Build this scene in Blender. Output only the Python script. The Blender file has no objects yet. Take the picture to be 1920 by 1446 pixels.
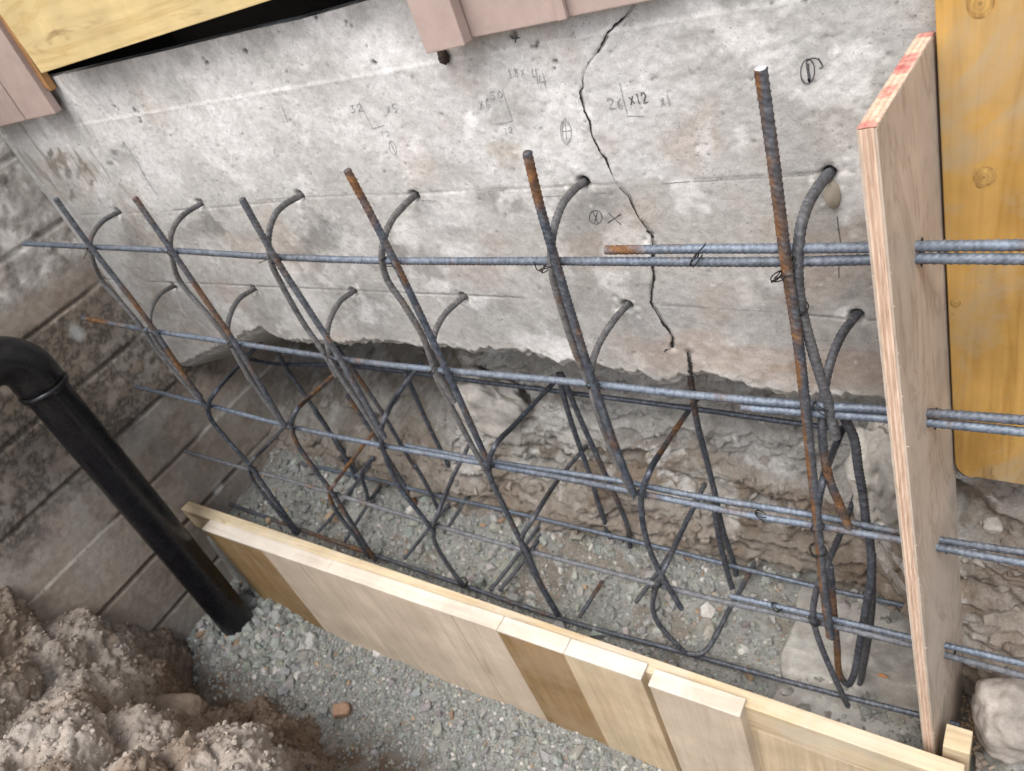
import bpy, math, random
import numpy as np
from mathutils import Vector, Matrix

random.seed(7)
rng = np.random.default_rng(11)
sc = bpy.context.scene
COL = sc.collection

# ------------------------------------------------------------------ camera
F_PX, CX, CY = 1470.0, 960.0, 723.0            # focal length and centre for the 1920 x 1446 frame
CAM = np.array([0.0, 0.0, 2.0])
def _dir(px, py):
    v = np.array([px - CX, py - CY, F_PX]); return v / np.linalg.norm(v)
_X = -_dir(-1230, 440)
_D = _dir(1715, 2560); _D = _D - _D.dot(_X) * _X; _D /= np.linalg.norm(_D)
_Y = np.cross(_X, _D)
ROT = np.array([_X, _Y, -_D])                   # world = ROT @ camera(right, down, forward)
cam_data = bpy.data.cameras.new('camera')
cam = bpy.data.objects.new('camera', cam_data); COL.objects.link(cam)
cam_data.sensor_width = 36.0
cam_data.lens = F_PX / 1920.0 * 36.0
cam_data.clip_start, cam_data.clip_end = 0.02, 200.0
M4 = Matrix.Identity(4)
r_, d_, f_ = ROT[:, 0], ROT[:, 1], ROT[:, 2]
for i in range(3):
    M4[i][0], M4[i][1], M4[i][2], M4[i][3] = r_[i], -d_[i], -f_[i], CAM[i]
cam.matrix_world = M4
cam_data.dof.use_dof = True
cam_data.dof.focus_distance = 1.12
cam_data.dof.aperture_fstop = 7.0
sc.camera = cam

# ------------------------------------------------------------------ world, sun, exposure
SUN_EL, SUN_AZ = math.radians(58), math.radians(-150)
w = bpy.data.worlds.new('World'); sc.world = w; w.use_nodes = True
nt = w.node_tree; nt.nodes.clear()
sky = nt.nodes.new('ShaderNodeTexSky'); sky.sky_type = 'NISHITA'; sky.sun_disc = False
sky.sun_elevation = SUN_EL; sky.sun_rotation = math.radians(180 + 30)
sky.dust_density = 4.0; sky.air_density = 1.0; sky.ozone_density = 1.0
hs = nt.nodes.new('ShaderNodeHueSaturation'); hs.inputs['Saturation'].default_value = 0.5
bg = nt.nodes.new('ShaderNodeBackground'); bg.inputs['Strength'].default_value = 0.12
wo = nt.nodes.new('ShaderNodeOutputWorld')
nt.links.new(sky.outputs[0], hs.inputs['Color']); nt.links.new(hs.outputs[0], bg.inputs['Color'])
nt.links.new(bg.outputs[0], wo.inputs['Surface'])
sun_d = bpy.data.lights.new('sun', 'SUN'); sun_d.energy = 0.9; sun_d.angle = math.radians(25)
sun_d.color = (1.0, 0.985, 0.96)
sun = bpy.data.objects.new('sun', sun_d); COL.objects.link(sun)
# the light comes from behind the camera, high and a little from the right
_l = Vector((-0.28, 0.45, -0.85)).normalized()
sun.rotation_euler = _l.to_track_quat('-Z', 'Y').to_euler()
sc.view_settings.view_transform = 'Standard'; sc.view_settings.look = 'None'
sc.view_settings.exposure = 1.35; sc.view_settings.gamma = 1.0
sc.view_settings.use_curve_mapping = False
sc.cycles.max_bounces = 6

# ------------------------------------------------------------------ helpers
def at(px, py, x=None, y=None, z=None):
    """the world point that lies on the given plane along the ray of a photo pixel"""
    d = ROT @ np.array([(px - CX) / F_PX, (py - CY) / F_PX, 1.0])
    if x is not None: t = (x - CAM[0]) / d[0]
    elif y is not None: t = (y - CAM[1]) / d[1]
    else: t = (z - CAM[2]) / d[2]
    return CAM + d * t

def _h(ix, iy, iz, seed):
    n = (ix.astype(np.int64) * 374761393 + iy.astype(np.int64) * 668265263 + iz.astype(np.int64) * 2147483647 + seed * 974634777) & 0xFFFFFFFF
    n = ((n ^ (n >> 13)) * 1274126177) & 0xFFFFFFFF
    n = ((n ^ (n >> 16)) * 2246822519) & 0xFFFFFFFF
    return ((n ^ (n >> 15)) & 0xFFFFFF) / float(0xFFFFFF)

def noise(P, scale, seed=0):
    """smooth value noise in 0..1 at points P (..., 3)"""
    if np.isscalar(scale): scale = (scale,) * 3
    X, Y, Z = P[..., 0] * scale[0] + 113.7, P[..., 1] * scale[1] + 71.3, P[..., 2] * scale[2] + 37.9
    x0, y0, z0 = np.floor(X), np.floor(Y), np.floor(Z)
    fx, fy, fz = X - x0, Y - y0, Z - z0
    fx = fx * fx * fx * (fx * (fx * 6 - 15) + 10); fy = fy * fy * fy * (fy * (fy * 6 - 15) + 10); fz = fz * fz * fz * (fz * (fz * 6 - 15) + 10)
    r = 0
    for dx in (0, 1):
        wx = fx if dx else 1 - fx
        for dy in (0, 1):
            wy = fy if dy else 1 - fy
            for dz in (0, 1):
                wz = fz if dz else 1 - fz
                r = r + _h(x0 + dx, y0 + dy, z0 + dz, seed) * wx * wy * wz
    return r

def fbm(P, scale, octv=4, seed=0, gain=0.5):
    if np.isscalar(scale): scale = (scale,) * 3
    s, a, tot = 0, 1.0, 0
    for o in range(octv):
        s = s + a * noise(P, tuple(c * 2.03 ** o for c in scale), seed + o * 17); tot += a; a *= gain
    return s / tot                               # 0..1, mean 0.5

def sstep(a, b, v):
    t = np.clip((v - a) / (b - a), 0, 1); return t * t * (3 - 2 * t)

def mixc(c, d, f):
    return c * (1 - f[..., None]) + np.asarray(d) * f[..., None]

def mesh_np(name, V, Fq, mat, parent=None, col=None, smooth=True):
    me = bpy.data.meshes.new(name)
    V = np.ascontiguousarray(V, dtype=np.float32); Fq = np.ascontiguousarray(Fq, dtype=np.int32)
    k = Fq.shape[1]
    me.vertices.add(len(V)); me.vertices.foreach_set('co', V.ravel())
    me.loops.add(Fq.size); me.loops.foreach_set('vertex_index', Fq.ravel())
    me.polygons.add(len(Fq))
    me.polygons.foreach_set('loop_start', np.arange(0, Fq.size, k, dtype=np.int32))
    me.polygons.foreach_set('loop_total', np.full(len(Fq), k, dtype=np.int32))
    me.update(calc_edges=True); me.validate()
    me.polygons.foreach_set('use_smooth', np.full(len(me.polygons), smooth))
    if col is not None:
        a = me.color_attributes.new('Col', 'FLOAT_COLOR', 'POINT')
        c = np.ones((len(V), 4), dtype=np.float32); c[:, :3] = np.clip(col, 0, 1)
        a.data.foreach_set('color', c.ravel())
    me.materials.append(mat)
    o = bpy.data.objects.new(name, me); COL.objects.link(o)
    if parent is not None: o.parent = parent
    return o

def grid_faces(n, m, off=0, flip=False):
    i = np.arange(n * m).reshape(n, m) + off
    f = np.stack([i[:-1, :-1], i[1:, :-1], i[1:, 1:], i[:-1, 1:]], -1).reshape(-1, 4)
    return f[:, ::-1] if flip else f

def grid_mesh(name, P, mat, col=None, parent=None, flip=False, smooth=True):
    n, m = P.shape[:2]
    return mesh_np(name, P.reshape(-1, 3), grid_faces(n, m, 0, flip), mat, parent, None if col is None else col.reshape(-1, 3), smooth)

def tag(o, label, cat, group=None):
    o['label'] = label; o['category'] = cat
    if group: o['group'] = group
    return o
def struct(o, kind='structure'):
    o['kind'] = kind; return o
def empty(name, loc=(0, 0, 0)):
    o = bpy.data.objects.new(name, None); o.location = loc; o.empty_display_size = 0.05; COL.objects.link(o); return o

def part_at(o, root):
    """parent a world-space mesh to an Empty that is moved off the origin"""
    o.parent = root; o.location = -Vector(root.location); return o

def hexa(c8, sub=0):
    """box faces from eight corners: bottom ring 0-3, top ring 4-7"""
    return np.array([[0, 3, 2, 1], [4, 5, 6, 7], [0, 1, 5, 4], [1, 2, 6, 5], [2, 3, 7, 6], [3, 0, 4, 7]])

def bevel_box(name, c8, mat, parent=None, bev=0.003, col=None):
    me = bpy.data.meshes.new(name)
    me.from_pydata([tuple(p) for p in c8], [], hexa(c8).tolist())
    import bmesh
    bm = bmesh.new(); bm.from_mesh(me)
    bmesh.ops.recalc_face_normals(bm, faces=bm.faces)
    if bev: bmesh.ops.bevel(bm, geom=bm.edges[:] , offset=bev, segments=2, affect='EDGES', profile=0.6)
    bm.to_mesh(me); bm.free()
    me.materials.append(mat)
    if col is not None:
        a = me.color_attributes.new('Col', 'FLOAT_COLOR', 'POINT')
        for d in a.data: d.color = (*col, 1)
    o = bpy.data.objects.new(name, me); COL.objects.link(o)
    if parent is not None: o.parent = parent
    return o

def box8(x0, x1, y0, y1, z0, z1):
    return np.array([(x0, y0, z0), (x1, y0, z0), (x1, y1, z0), (x0, y1, z0), (x0, y0, z1), (x1, y0, z1), (x1, y1, z1), (x0, y1, z1)], float)

# ------------------------------------------------------------------ materials
def new_mat(name):
    m = bpy.data.materials.new(name); m.use_nodes = True
    t = m.node_tree; t.nodes.clear()
    out = t.nodes.new('ShaderNodeOutputMaterial'); b = t.nodes.new('ShaderNodeBsdfPrincipled')
    t.links.new(b.outputs[0], out.inputs[0])
    return m, t, b
def nd(t, kind, **kw):
    n = t.nodes.new(kind)
    for k, v in kw.items():
        if k in n.inputs: n.inputs[k].default_value = v
        else: setattr(n, k, v)
    return n
def noise_node(t, vec, scale, detail=5, rough=0.6, dist=0.0):
    n = nd(t, 'ShaderNodeTexNoise'); n.inputs['Scale'].default_value = scale; n.inputs['Detail'].default_value = detail
    n.inputs['Roughness'].default_value = rough; n.inputs['Distortion'].default_value = dist
    t.links.new(vec, n.inputs['Vector']); return n
def ramp(t, fac, stops):
    r = nd(t, 'ShaderNodeValToRGB'); e = r.color_ramp.elements
    while len(e) < len(stops): e.new(0.5)
    for k, (p, c) in zip(e, stops): k.position = p; k.color = (*c, 1) if len(c) == 3 else c
    t.links.new(fac, r.inputs[0]); return r
def mixrgb(t, a, b, fac, mode='MIX'):
    m = nd(t, 'ShaderNodeMix', data_type='RGBA', blend_type=mode)
    for sock, v in ((m.inputs[0], fac), (m.inputs[6], a), (m.inputs[7], b)):
        if isinstance(v, (int, float)): sock.default_value = v
        elif isinstance(v, tuple): sock.default_value = (*v, 1)
        else: t.links.new(v, sock)
    return m.outputs[2]
def coords(t, scale=(1, 1, 1), rot=(0, 0, 0)):
    tc = nd(t, 'ShaderNodeTexCoord'); mp = nd(t, 'ShaderNodeMapping')
    mp.inputs['Scale'].default_value = scale; mp.inputs['Rotation'].default_value = rot
    t.links.new(tc.outputs['Object'], mp.inputs[0]); return mp.outputs[0]
def bump(t, b, h, strength, dist, prev=None):
    n = nd(t, 'ShaderNodeBump'); n.inputs['Strength'].default_value = strength; n.inputs['Distance'].default_value = dist
    t.links.new(h, n.inputs['Height'])
    if prev is not None: t.links.new(prev, n.inputs['Normal'])
    t.links.new(n.outputs[0], b.inputs['Normal']); return n.outputs[0]

def mat_mineral(name, fine=260, var=0.28, bstr=0.5, bdist=0.002, rough=0.92, mid=60, speck=None):
    """vertex colour times fine mineral noise: concrete, soil, stone"""
    m, t, b = new_mat(name); v = coords(t)
    a = nd(t, 'ShaderNodeVertexColor'); a.layer_name = 'Col'
    n1 = noise_node(t, v, fine, 6, 0.7); n2 = noise_node(t, v, mid, 6, 0.65)
    lo, hi = 1 - var, 1 + var
    r1 = ramp(t, n1.outputs[0], [(0.3, (lo, lo, lo)), (0.7, (hi, hi, hi))])
    r2 = ramp(t, n2.outputs[0], [(0.3, (lo, lo * 0.985, lo * 0.97)), (0.7, (hi, hi, hi))])
    c = mixrgb(t, a.outputs[0], r1.outputs[0], 1.0, 'MULTIPLY'); c = mixrgb(t, c, r2.outputs[0], 1.0, 'MULTIPLY')
    if speck:
        vo = nd(t, 'ShaderNodeTexVoronoi'); vo.inputs['Scale'].default_value = speck; t.links.new(v, vo.inputs['Vector'])
        rs = ramp(t, vo.outputs['Distance'], [(0.10, (0.35, 0.33, 0.31)), (0.2, (1, 1, 1))])
        msk = noise_node(t, v, 9, 3); rm = ramp(t, msk.outputs[0], [(0.5, (0, 0, 0)), (0.62, (1, 1, 1))])
        c2 = mixrgb(t, c, rs.outputs[0], 1.0, 'MULTIPLY'); c = mixrgb(t, c, c2, rm.outputs[0])
    t.links.new(c, b.inputs['Base Color']); b.inputs['Roughness'].default_value = rough
    b.inputs['Specular IOR Level'].default_value = 0.25
    p = bump(t, b, n2.outputs[0], bstr, bdist * 2); bump(t, b, n1.outputs[0], bstr, bdist, p)
    return m

def mat_wood(name, light, dark, axis=0, scale=1.0, rough=0.62, stain=None, swirl=1.2, knots=False, stain_fac=0.5, streak=1.0, marks=None, along=0.8):
    m, t, b = new_mat(name)
    sc3 = [9.0 * scale, 9.0 * scale, 9.0 * scale]; sc3[axis] = along * scale
    v = coords(t, tuple(sc3))
    n1 = noise_node(t, v, 1.0, 4, 0.55, swirl)
    wv = nd(t, 'ShaderNodeMath', operation='MULTIPLY'); wv.inputs[1].default_value = 9.0; t.links.new(n1.outputs[0], wv.inputs[0])
    fr = nd(t, 'ShaderNodeMath', operation='PINGPONG'); fr.inputs[1].default_value = 1.0; t.links.new(wv.outputs[0], fr.inputs[0])
    sf = [130.0 * scale] * 3; sf[axis] = 4.0 * scale
    v2 = coords(t, tuple(sf)); n2 = noise_node(t, v2, 1.0, 4, 0.6)
    r1 = ramp(t, fr.outputs[0], [(0.0, dark), (0.35, light), (1.0, tuple(min(1, c * 1.08) for c in light))])
    r2 = ramp(t, n2.outputs[0], [(0.3, (1 - .18 * streak, 1 - .2 * streak, 1 - .23 * streak)), (0.65, (1 + .05 * streak,) * 3)])
    c = mixrgb(t, r1.outputs[0], r2.outputs[0], 1.0, 'MULTIPLY')
    v3 = coords(t)
    n3 = noise_node(t, v3, 7.0, 6, 0.65); r3 = ramp(t, n3.outputs[0], [(0.35, (0.78, 0.77, 0.76)), (0.68, (1.1, 1.1, 1.1))])
    c = mixrgb(t, c, r3.outputs[0], 0.8, 'MULTIPLY')
    if stain:
        n4 = noise_node(t, v3, 5.0, 6, 0.7, 0.6); r4 = ramp(t, n4.outputs[0], [(0.5, (0, 0, 0)), (0.66, (1, 1, 1))])
        ml = nd(t, 'ShaderNodeMath', operation='MULTIPLY'); ml.inputs[1].default_value = stain_fac; t.links.new(r4.outputs[0], ml.inputs[0])
        c = mixrgb(t, c, stain, ml.outputs[0])
    if knots:
        sk = [5.0] * 3; sk[axis] = 2.6
        vk = coords(t, tuple(sk)); vo = nd(t, 'ShaderNodeTexVoronoi'); vo.inputs['Scale'].default_value = 1.0; t.links.new(vk, vo.inputs['Vector'])
        rk = ramp(t, vo.outputs['Distance'], [(0.0, (0.25, 0.13, 0.05)), (0.06, (0.5, 0.3, 0.12)), (0.085, (0.3, 0.16, 0.06)), (0.11, (1, 1, 1))])
        c = mixrgb(t, c, rk.outputs[0], 0.75, 'MULTIPLY')
    if marks:
        sm = [26.0] * 3; sm[axis] = 5.0
        nm = noise_node(t, coords(t, tuple(sm)), 1.0, 4, 0.65, 0.4); rm_ = ramp(t, nm.outputs[0], [(0.56, (0, 0, 0)), (0.66, (0.7, 0.7, 0.7))])
        nk = noise_node(t, v3, 3.2, 3); rk2 = ramp(t, nk.outputs[0], [(0.42, (0, 0, 0)), (0.58, (1, 1, 1))])
        mm = mixrgb(t, rm_.outputs[0], rk2.outputs[0], 1.0, 'MULTIPLY'); c = mixrgb(t, c, marks, mm)
    n5 = noise_node(t, v3, 55.0, 4, 0.7); r5 = ramp(t, n5.outputs[0], [(0.22, (0.55, 0.5, 0.45)), (0.33, (1, 1, 1))])
    c = mixrgb(t, c, r5.outputs[0], 0.8, 'MULTIPLY')
    t.links.new(c, b.inputs['Base Color']); b.inputs['Roughness'].default_value = rough
    b.inputs['Specular IOR Level'].default_value = 0.3
    p = bump(t, b, fr.outputs[0], 0.15, 0.0006); bump(t, b, n2.outputs[0], 0.4, 0.0006, p)
    return m

def mat_rebar():
    """mill scale steel with rust (red of Col) and cement dust (green of Col)"""
    m, t, b = new_mat('rebar_steel'); v = coords(t)
    a = nd(t, 'ShaderNodeVertexColor'); a.layer_name = 'Col'
    sp = nd(t, 'ShaderNodeSeparateColor'); t.links.new(a.outputs[0], sp.inputs[0])
    n1 = noise_node(t, v, 90, 6, 0.7); n2 = noise_node(t, v, 14, 4, 0.6)
    steel = ramp(t, n1.outputs[0], [(0.3, (0.022, 0.026, 0.034)), (0.5, (0.058, 0.067, 0.086)), (0.72, (0.16, 0.18, 0.215))])
    rust = ramp(t, n1.outputs[0], [(0.3, (0.05, 0.024, 0.013)), (0.5, (0.135, 0.062, 0.024)), (0.7, (0.25, 0.125, 0.04))])
    pale = ramp(t, n1.outputs[0], [(0.3, (0.085, 0.108, 0.145)), (0.7, (0.225, 0.275, 0.34))])
    dust = ramp(t, n1.outputs[0], [(0.3, (0.065, 0.06, 0.057)), (0.7, (0.20, 0.187, 0.175))])
    ad = nd(t, 'ShaderNodeMath', operation='ADD'); t.links.new(sp.outputs[0], ad.inputs[0])
    sb = nd(t, 'ShaderNodeMath', operation='MULTIPLY_ADD'); sb.inputs[1].default_value = 2.4; sb.inputs[2].default_value = -1.5
    t.links.new(n2.outputs[0], sb.inputs[0]); t.links.new(sb.outputs[0], ad.inputs[1]); ad.use_clamp = True
    rr = ramp(t, ad.outputs[0], [(0.15, (0, 0, 0)), (0.7, (1, 1, 1))])
    c = mixrgb(t, steel.outputs[0], pale.outputs[0], sp.outputs[2]); c = mixrgb(t, c, dust.outputs[0], sp.outputs[1])
    c = mixrgb(t, c, rust.outputs[0], rr.outputs[0])
    t.links.new(c, b.inputs['Base Color'])
    mt = nd(t, 'ShaderNodeMath', operation='MULTIPLY_ADD'); mt.inputs[1].default_value = -0.35; mt.inputs[2].default_value = 0.35; mt.use_clamp = True
    mx = nd(t, 'ShaderNodeMath', operation='MAXIMUM'); t.links.new(rr.outputs[0], mx.inputs[0]); t.links.new(sp.outputs[1], mx.inputs[1])
    t.links.new(mx.outputs[0], mt.inputs[0]); t.links.new(mt.outputs[0], b.inputs['Metallic'])
    rg = nd(t, 'ShaderNodeMath', operation='MULTIPLY_ADD'); rg.inputs[1].default_value = 0.36; rg.inputs[2].default_value = 0.48
    t.links.new(mx.outputs[0], rg.inputs[0]); t.links.new(rg.outputs[0], b.inputs['Roughness'])
    bump(t, b, n1.outputs[0], 0.35, 0.0008)
    return m

def mat_plain(name, col, rough=0.6, metal=0.0, spec=0.4, var=0.12, nscale=30, bstr=0.1, bdist=0.001):
    m, t, b = new_mat(name); v = coords(t); n = noise_node(t, v, nscale, 6, 0.7)
    lo, hi = 1 - var, 1 + var
    r = ramp(t, n.outputs[0], [(0.3, tuple(c * lo for c in col)), (0.7, tuple(c * hi for c in col))])
    t.links.new(r.outputs[0], b.inputs['Base Color']); b.inputs['Roughness'].default_value = rough
    b.inputs['Metallic'].default_value = metal; b.inputs['Specular IOR Level'].default_value = spec
    bump(t, b, n.outputs[0], bstr, bdist); return m

M = {}
M['concrete'] = mat_mineral('foundation_concrete', 330, 0.16, 0.45, 0.0012, 0.9, 70, speck=150)
M['block'] = mat_mineral('block_masonry', 240, 0.16, 0.4, 0.0014, 0.93, 55)
M['soil'] = mat_mineral('soil', 210, 0.22, 0.7, 0.003, 0.96, 45)
M['stone'] = mat_mineral('stone', 200, 0.14, 0.4, 0.0015, 0.9, 40)
M['gravel'] = mat_mineral('gravel', 300, 0.16, 0.3, 0.0008, 0.92, 90)
M['rebar'] = mat_rebar()
M['wire'] = mat_plain('tie_wire', (0.03, 0.028, 0.027), 0.55, 0.4)
M['pencil'] = mat_plain('pencil', (0.275, 0.27, 0.268), 0.7, 0, 0.2, 0.5, 260)
M['pencil_dark'] = mat_plain('marker', (0.075, 0.075, 0.078), 0.7, 0, 0.2, 0.4, 260)
M['pine'] = mat_wood('pine_lumber', (0.61, 0.50, 0.335), (0.55, 0.425, 0.26), 0, 1.0, stain=(0.57, 0.50, 0.41), stain_fac=0.6, marks=(0.3, 0.2, 0.1))
M['pine_edge'] = mat_wood('pine_edge', (0.67, 0.59, 0.49), (0.62, 0.525, 0.42), 0, 1.0, stain=(0.63, 0.59, 0.53), stain_fac=0.8, streak=.5)
M['facing'] = mat_wood('facing_wood', (0.62, 0.52, 0.41), (0.585, 0.48, 0.37), 2, 0.8, stain=(0.53, 0.435, 0.335), stain_fac=0.6, streak=.6, marks=(0.36, 0.28, 0.2))
M['facing_tan'] = mat_wood('facing_wood_tan', (0.63, 0.51, 0.35), (0.585, 0.455, 0.295), 2, 0.8, stain=(0.47, 0.38, 0.27), stain_fac=0.5)
M['facing_brown'] = mat_wood('facing_wood_brown', (0.32, 0.21, 0.10), (0.27, 0.17, 0.075), 2, 0.8, stain=(0.38, 0.28, 0.18), stain_fac=0.6)
M['sheet'] = mat_wood('yellow_plywood', (0.585, 0.45, 0.22), (0.52, 0.375, 0.16), 0, 0.9, stain=(0.50, 0.39, 0.2), swirl=3.0, streak=.35, marks=(0.2, 0.12, 0.05))
M['ochre'] = mat_wood('ochre_form_board', (0.49, 0.29, 0.085), (0.41, 0.23, 0.058), 2, 0.9, 0.42, stain=(0.37, 0.30, 0.20), swirl=1.4, knots=True, stain_fac=0.75, streak=.7, marks=(0.13, 0.07, 0.025))
M['plyface'] = mat_wood('plywood_face', (0.47, 0.39, 0.318), (0.39, 0.312, 0.245), 2, 0.9, stain=(0.47, 0.385, 0.32), swirl=2.6, streak=.2, along=2.6)
M['knotline'] = mat_plain('knot_wood', (0.33, 0.19, 0.055), 0.6)
M['paint'] = mat_plain('pink_siding_paint', (0.37, 0.282, 0.248), 0.6, 0, 0.35, 0.10, 26, 0.25, 0.002)
M['oldwood'] = mat_wood('old_sheathing', (0.36, 0.19, 0.08), (0.2, 0.1, 0.04), 2, 1.0)
M['pipe'] = mat_plain('black_pipe', (0.006, 0.006, 0.008), 0.26, 0, 0.5, 0.3, 12, 0.05)
M['sleeve'] = mat_plain('plastic_sleeve', (0.30, 0.265, 0.21), 0.6)
M['bright'] = mat_plain('cut_steel', (0.75, 0.76, 0.78), 0.4, 0.3)
M['dark'] = mat_plain('painted_shade', (0.02, 0.018, 0.016), 0.95)  # near-black colour standing in for shade in cracks, holes and gaps
M['red'] = mat_plain('red_paint', (0.36, 0.105, 0.11), 0.8, 0, 0.2, 0.45, 90)
M['leaf'] = mat_plain('dry_leaf', (0.42, 0.2, 0.09), 0.8, 0, 0.2, 0.25, 40)
def mat_pipe():
    m, t, b = new_mat('black_pipe'); v = coords(t); n = noise_node(t, v, 16, 7, 0.72); n2 = noise_node(t, v, 160, 3, 0.6)
    f = ramp(t, n.outputs[0], [(0.6, (0, 0, 0)), (0.8, (0.35, 0.35, 0.35))])
    t.links.new(mixrgb(t, (0.006, 0.006, 0.008), (0.09, 0.082, 0.075), f.outputs[0]), b.inputs['Base Color'])
    rr2 = ramp(t, n.outputs[0], [(0.4, (0.20, 0.20, 0.20)), (0.75, (0.5, 0.5, 0.5))]); t.links.new(rr2.outputs[0], b.inputs['Roughness'])
    bump(t, b, n2.outputs[0], 0.08, 0.0006); return m
M['pipe'] = mat_pipe()
def mat_ply_edge():
    m, t, b = new_mat('plywood_edge'); v = coords(t)
    a = nd(t, 'ShaderNodeVertexColor'); a.layer_name = 'Col'
    n = noise_node(t, coords(t, (160, 160, 12)), 1.0, 4, 0.7)
    r = ramp(t, n.outputs[0], [(0.28, (0.62, 0.55, 0.5)), (0.6, (1.08, 1.08, 1.08))])
    c = mixrgb(t, a.outputs[0], r.outputs[0], 0.9, 'MULTIPLY')
    t.links.new(c, b.inputs['Base Color']); b.inputs['Roughness'].default_value = 0.85
    bump(t, b, n.outputs[0], 0.5, 0.001); return m
M['plyedge'] = mat_ply_edge()

YW = 1.0075                                       # front plane of the foundation wall
XB = -2.355                                       # face of the block wall

# ------------------------------------------------------------------ the foundation wall
HOLES_A = [(222, 398), (375, 383), (562, 368), (776, 368), (1093, 343), (1552, 328)]
HOLES_B = [(325, 537), (475, 543), (662, 547), (868, 558), (1175, 573), (1605, 592)]
CRACK = [(1188, 8), (1178, 24), (1163, 38), (1148, 54), (1139, 62), (1132, 76), (1122, 94), (1112, 108), (1104, 117), (1096, 132), (1093, 148), (1094, 160), (1090, 174), (1094, 192), (1098, 210), (1106, 226), (1108, 248), (1114, 262), (1124, 280), (1136, 296), (1144, 316), (1152, 334), (1166, 352), (1178, 364), (1188, 384), (1200, 406), (1210, 422), (1219, 434)]
CRACK2 = [(1221, 436), (1226, 470), (1224, 500), (1226, 520), (1221, 545), (1222, 565), (1231, 582), (1240, 600), (1250, 612), (1262, 632), (1258, 652)]
CRACK3 = [(1290, 662), (1296, 690), (1298, 722)]
BOTTOM = [(325, 694), (345, 690), (400, 664), (440, 645), (495, 619), (512, 632), (540, 646), (600, 648), (650, 652), (700, 645), (760, 655), (800, 660), (840, 659), (890, 668), (930, 664), (985, 671), (1000, 668), (1030, 682), (1050, 692), (1085, 691), (1110, 690), (1140, 700), (1200, 712), (1240, 727), (1290, 716), (1330, 712), (1365, 722), (1400, 736), (1450, 743), (1500, 750), (1560, 752), (1650, 762)]
TOPLINE = [(60, 152), (90, 146), (300, 98), (480, 54), (560, 37), (700, -2)]

def wall_xz(p): q = at(p[0], p[1], y=YW); return q[0], q[2]
bx, bz = zip(*[wall_xz(p) for p in BOTTOM])
tx, tz = zip(*[wall_xz(p) for p in TOPLINE])
NX, NZ = 940, 330
xs = np.linspace(-2.352, 0.0, NX)
zb = np.interp(xs, bx, bz)
e1 = np.stack([xs, xs * 0, xs * 0], -1)
zb = zb + 0.022 * (fbm(e1, 30, 5, 5, .6) - 0.5) + 0.010 * (noise(e1, 110, 6) - 0.5)
ztop = np.where(xs < -0.80, np.interp(xs, tx, tz), 1.90); zful = 1.90 + 0 * xs
tt = np.linspace(0, 1, NZ) ** 0.96
WX = np.repeat(xs[None, :], NZ, 0)
WZ = np.minimum(zb[None, :] + tt[:, None] * (zful - zb)[None, :], ztop[None, :])
P = np.stack([WX, WX * 0, WZ], -1)
H = 0.0030 * (fbm(P, 5, 3, 1) - 0.5) + 0.0016 * (fbm(P, 34, 3, 2) - 0.5) + 0.0013 * (fbm(P, 120, 2, 3) - 0.5)
tone = fbm(P, 3.2, 5, 21); tone2 = fbm(P, 9, 5, 22, 0.6); tone3 = fbm(P, 30, 4, 23, 0.65)
C = np.ones(P.shape) * np.array([0.43, 0.42, 0.402])
C = mixc(C, (0.53, 0.52, 0.507), sstep(0.44, 0.60, tone))
C = mixc(C, (0.34, 0.33, 0.31), sstep(0.5, 0.68, tone2) * 0.6)
z1 = np.interp(xs, [-2.1, -1.0, -0.45], [1.659, 1.672, 1.681])[None, :]
z2 = np.interp(xs, [-2.1, -1.68, -1.265, -0.507, -0.28], [1.42, 1.427, 1.444, 1.45, 1.453])[None, :]
z3 = np.interp(xs, [-2.1, -0.555, -0.22], [1.20, 1.216, 1.206])[None, :]
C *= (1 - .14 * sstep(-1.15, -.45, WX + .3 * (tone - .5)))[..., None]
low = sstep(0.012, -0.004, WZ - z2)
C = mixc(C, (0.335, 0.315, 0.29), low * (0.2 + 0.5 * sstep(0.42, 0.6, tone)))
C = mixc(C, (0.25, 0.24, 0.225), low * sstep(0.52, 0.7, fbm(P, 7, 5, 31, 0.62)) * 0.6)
C = mixc(C, (0.60, 0.59, 0.575), sstep(0.55, 0.7, fbm(P, 12, 5, 33, 0.65)) * 0.65)
# warm rusty wash low on the wall and a pale broken lower edge
C = mixc(C, (0.34, 0.26, 0.20), sstep(0.60, 0.72, fbm(P, 6, 4, 35)) * 0.3)
edge = WZ - zb[None, :]
C = mixc(C, (0.52, 0.49, 0.45), sstep(0.05, 0.0, edge) * 0.65 * sstep(0.35, 0.6, tone3 + 0.1))
band = sstep(0.06, 0.02, np.abs(edge - 0.075)) * sstep(-0.75, -0.55, WX)
C = mixc(C, (0.36, 0.27, 0.215), band * 0.5)
# board marks of the old formwork
ridge = np.exp(-((WZ - z1) / 0.003) ** 2); H += 0.0007 * ridge; C = mixc(C, (0.6, 0.59, 0.57), ridge * 0.25)
H += 0.0009 * sstep(0.005, -0.003, WZ - z1)
brk = sstep(0.38, 0.6, noise(P, 9, 41))
g2 = np.exp(-((WZ - z2) / 0.0018) ** 2) * brk; H -= 0.0016 * g2; C = mixc(C, (0.16, 0.15, 0.14), g2 * 0.5)
H += 0.0007 * sstep(-0.003, 0.003, z2 - WZ)
g3 = np.exp(-((WZ - z3) / 0.0018) ** 2) * sstep(0.42, 0.6, noise(P, 7, 43)); H -= 0.0025 * g3; C = mixc(C, (0.15, 0.14, 0.13), g3 * 0.6)

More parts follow.
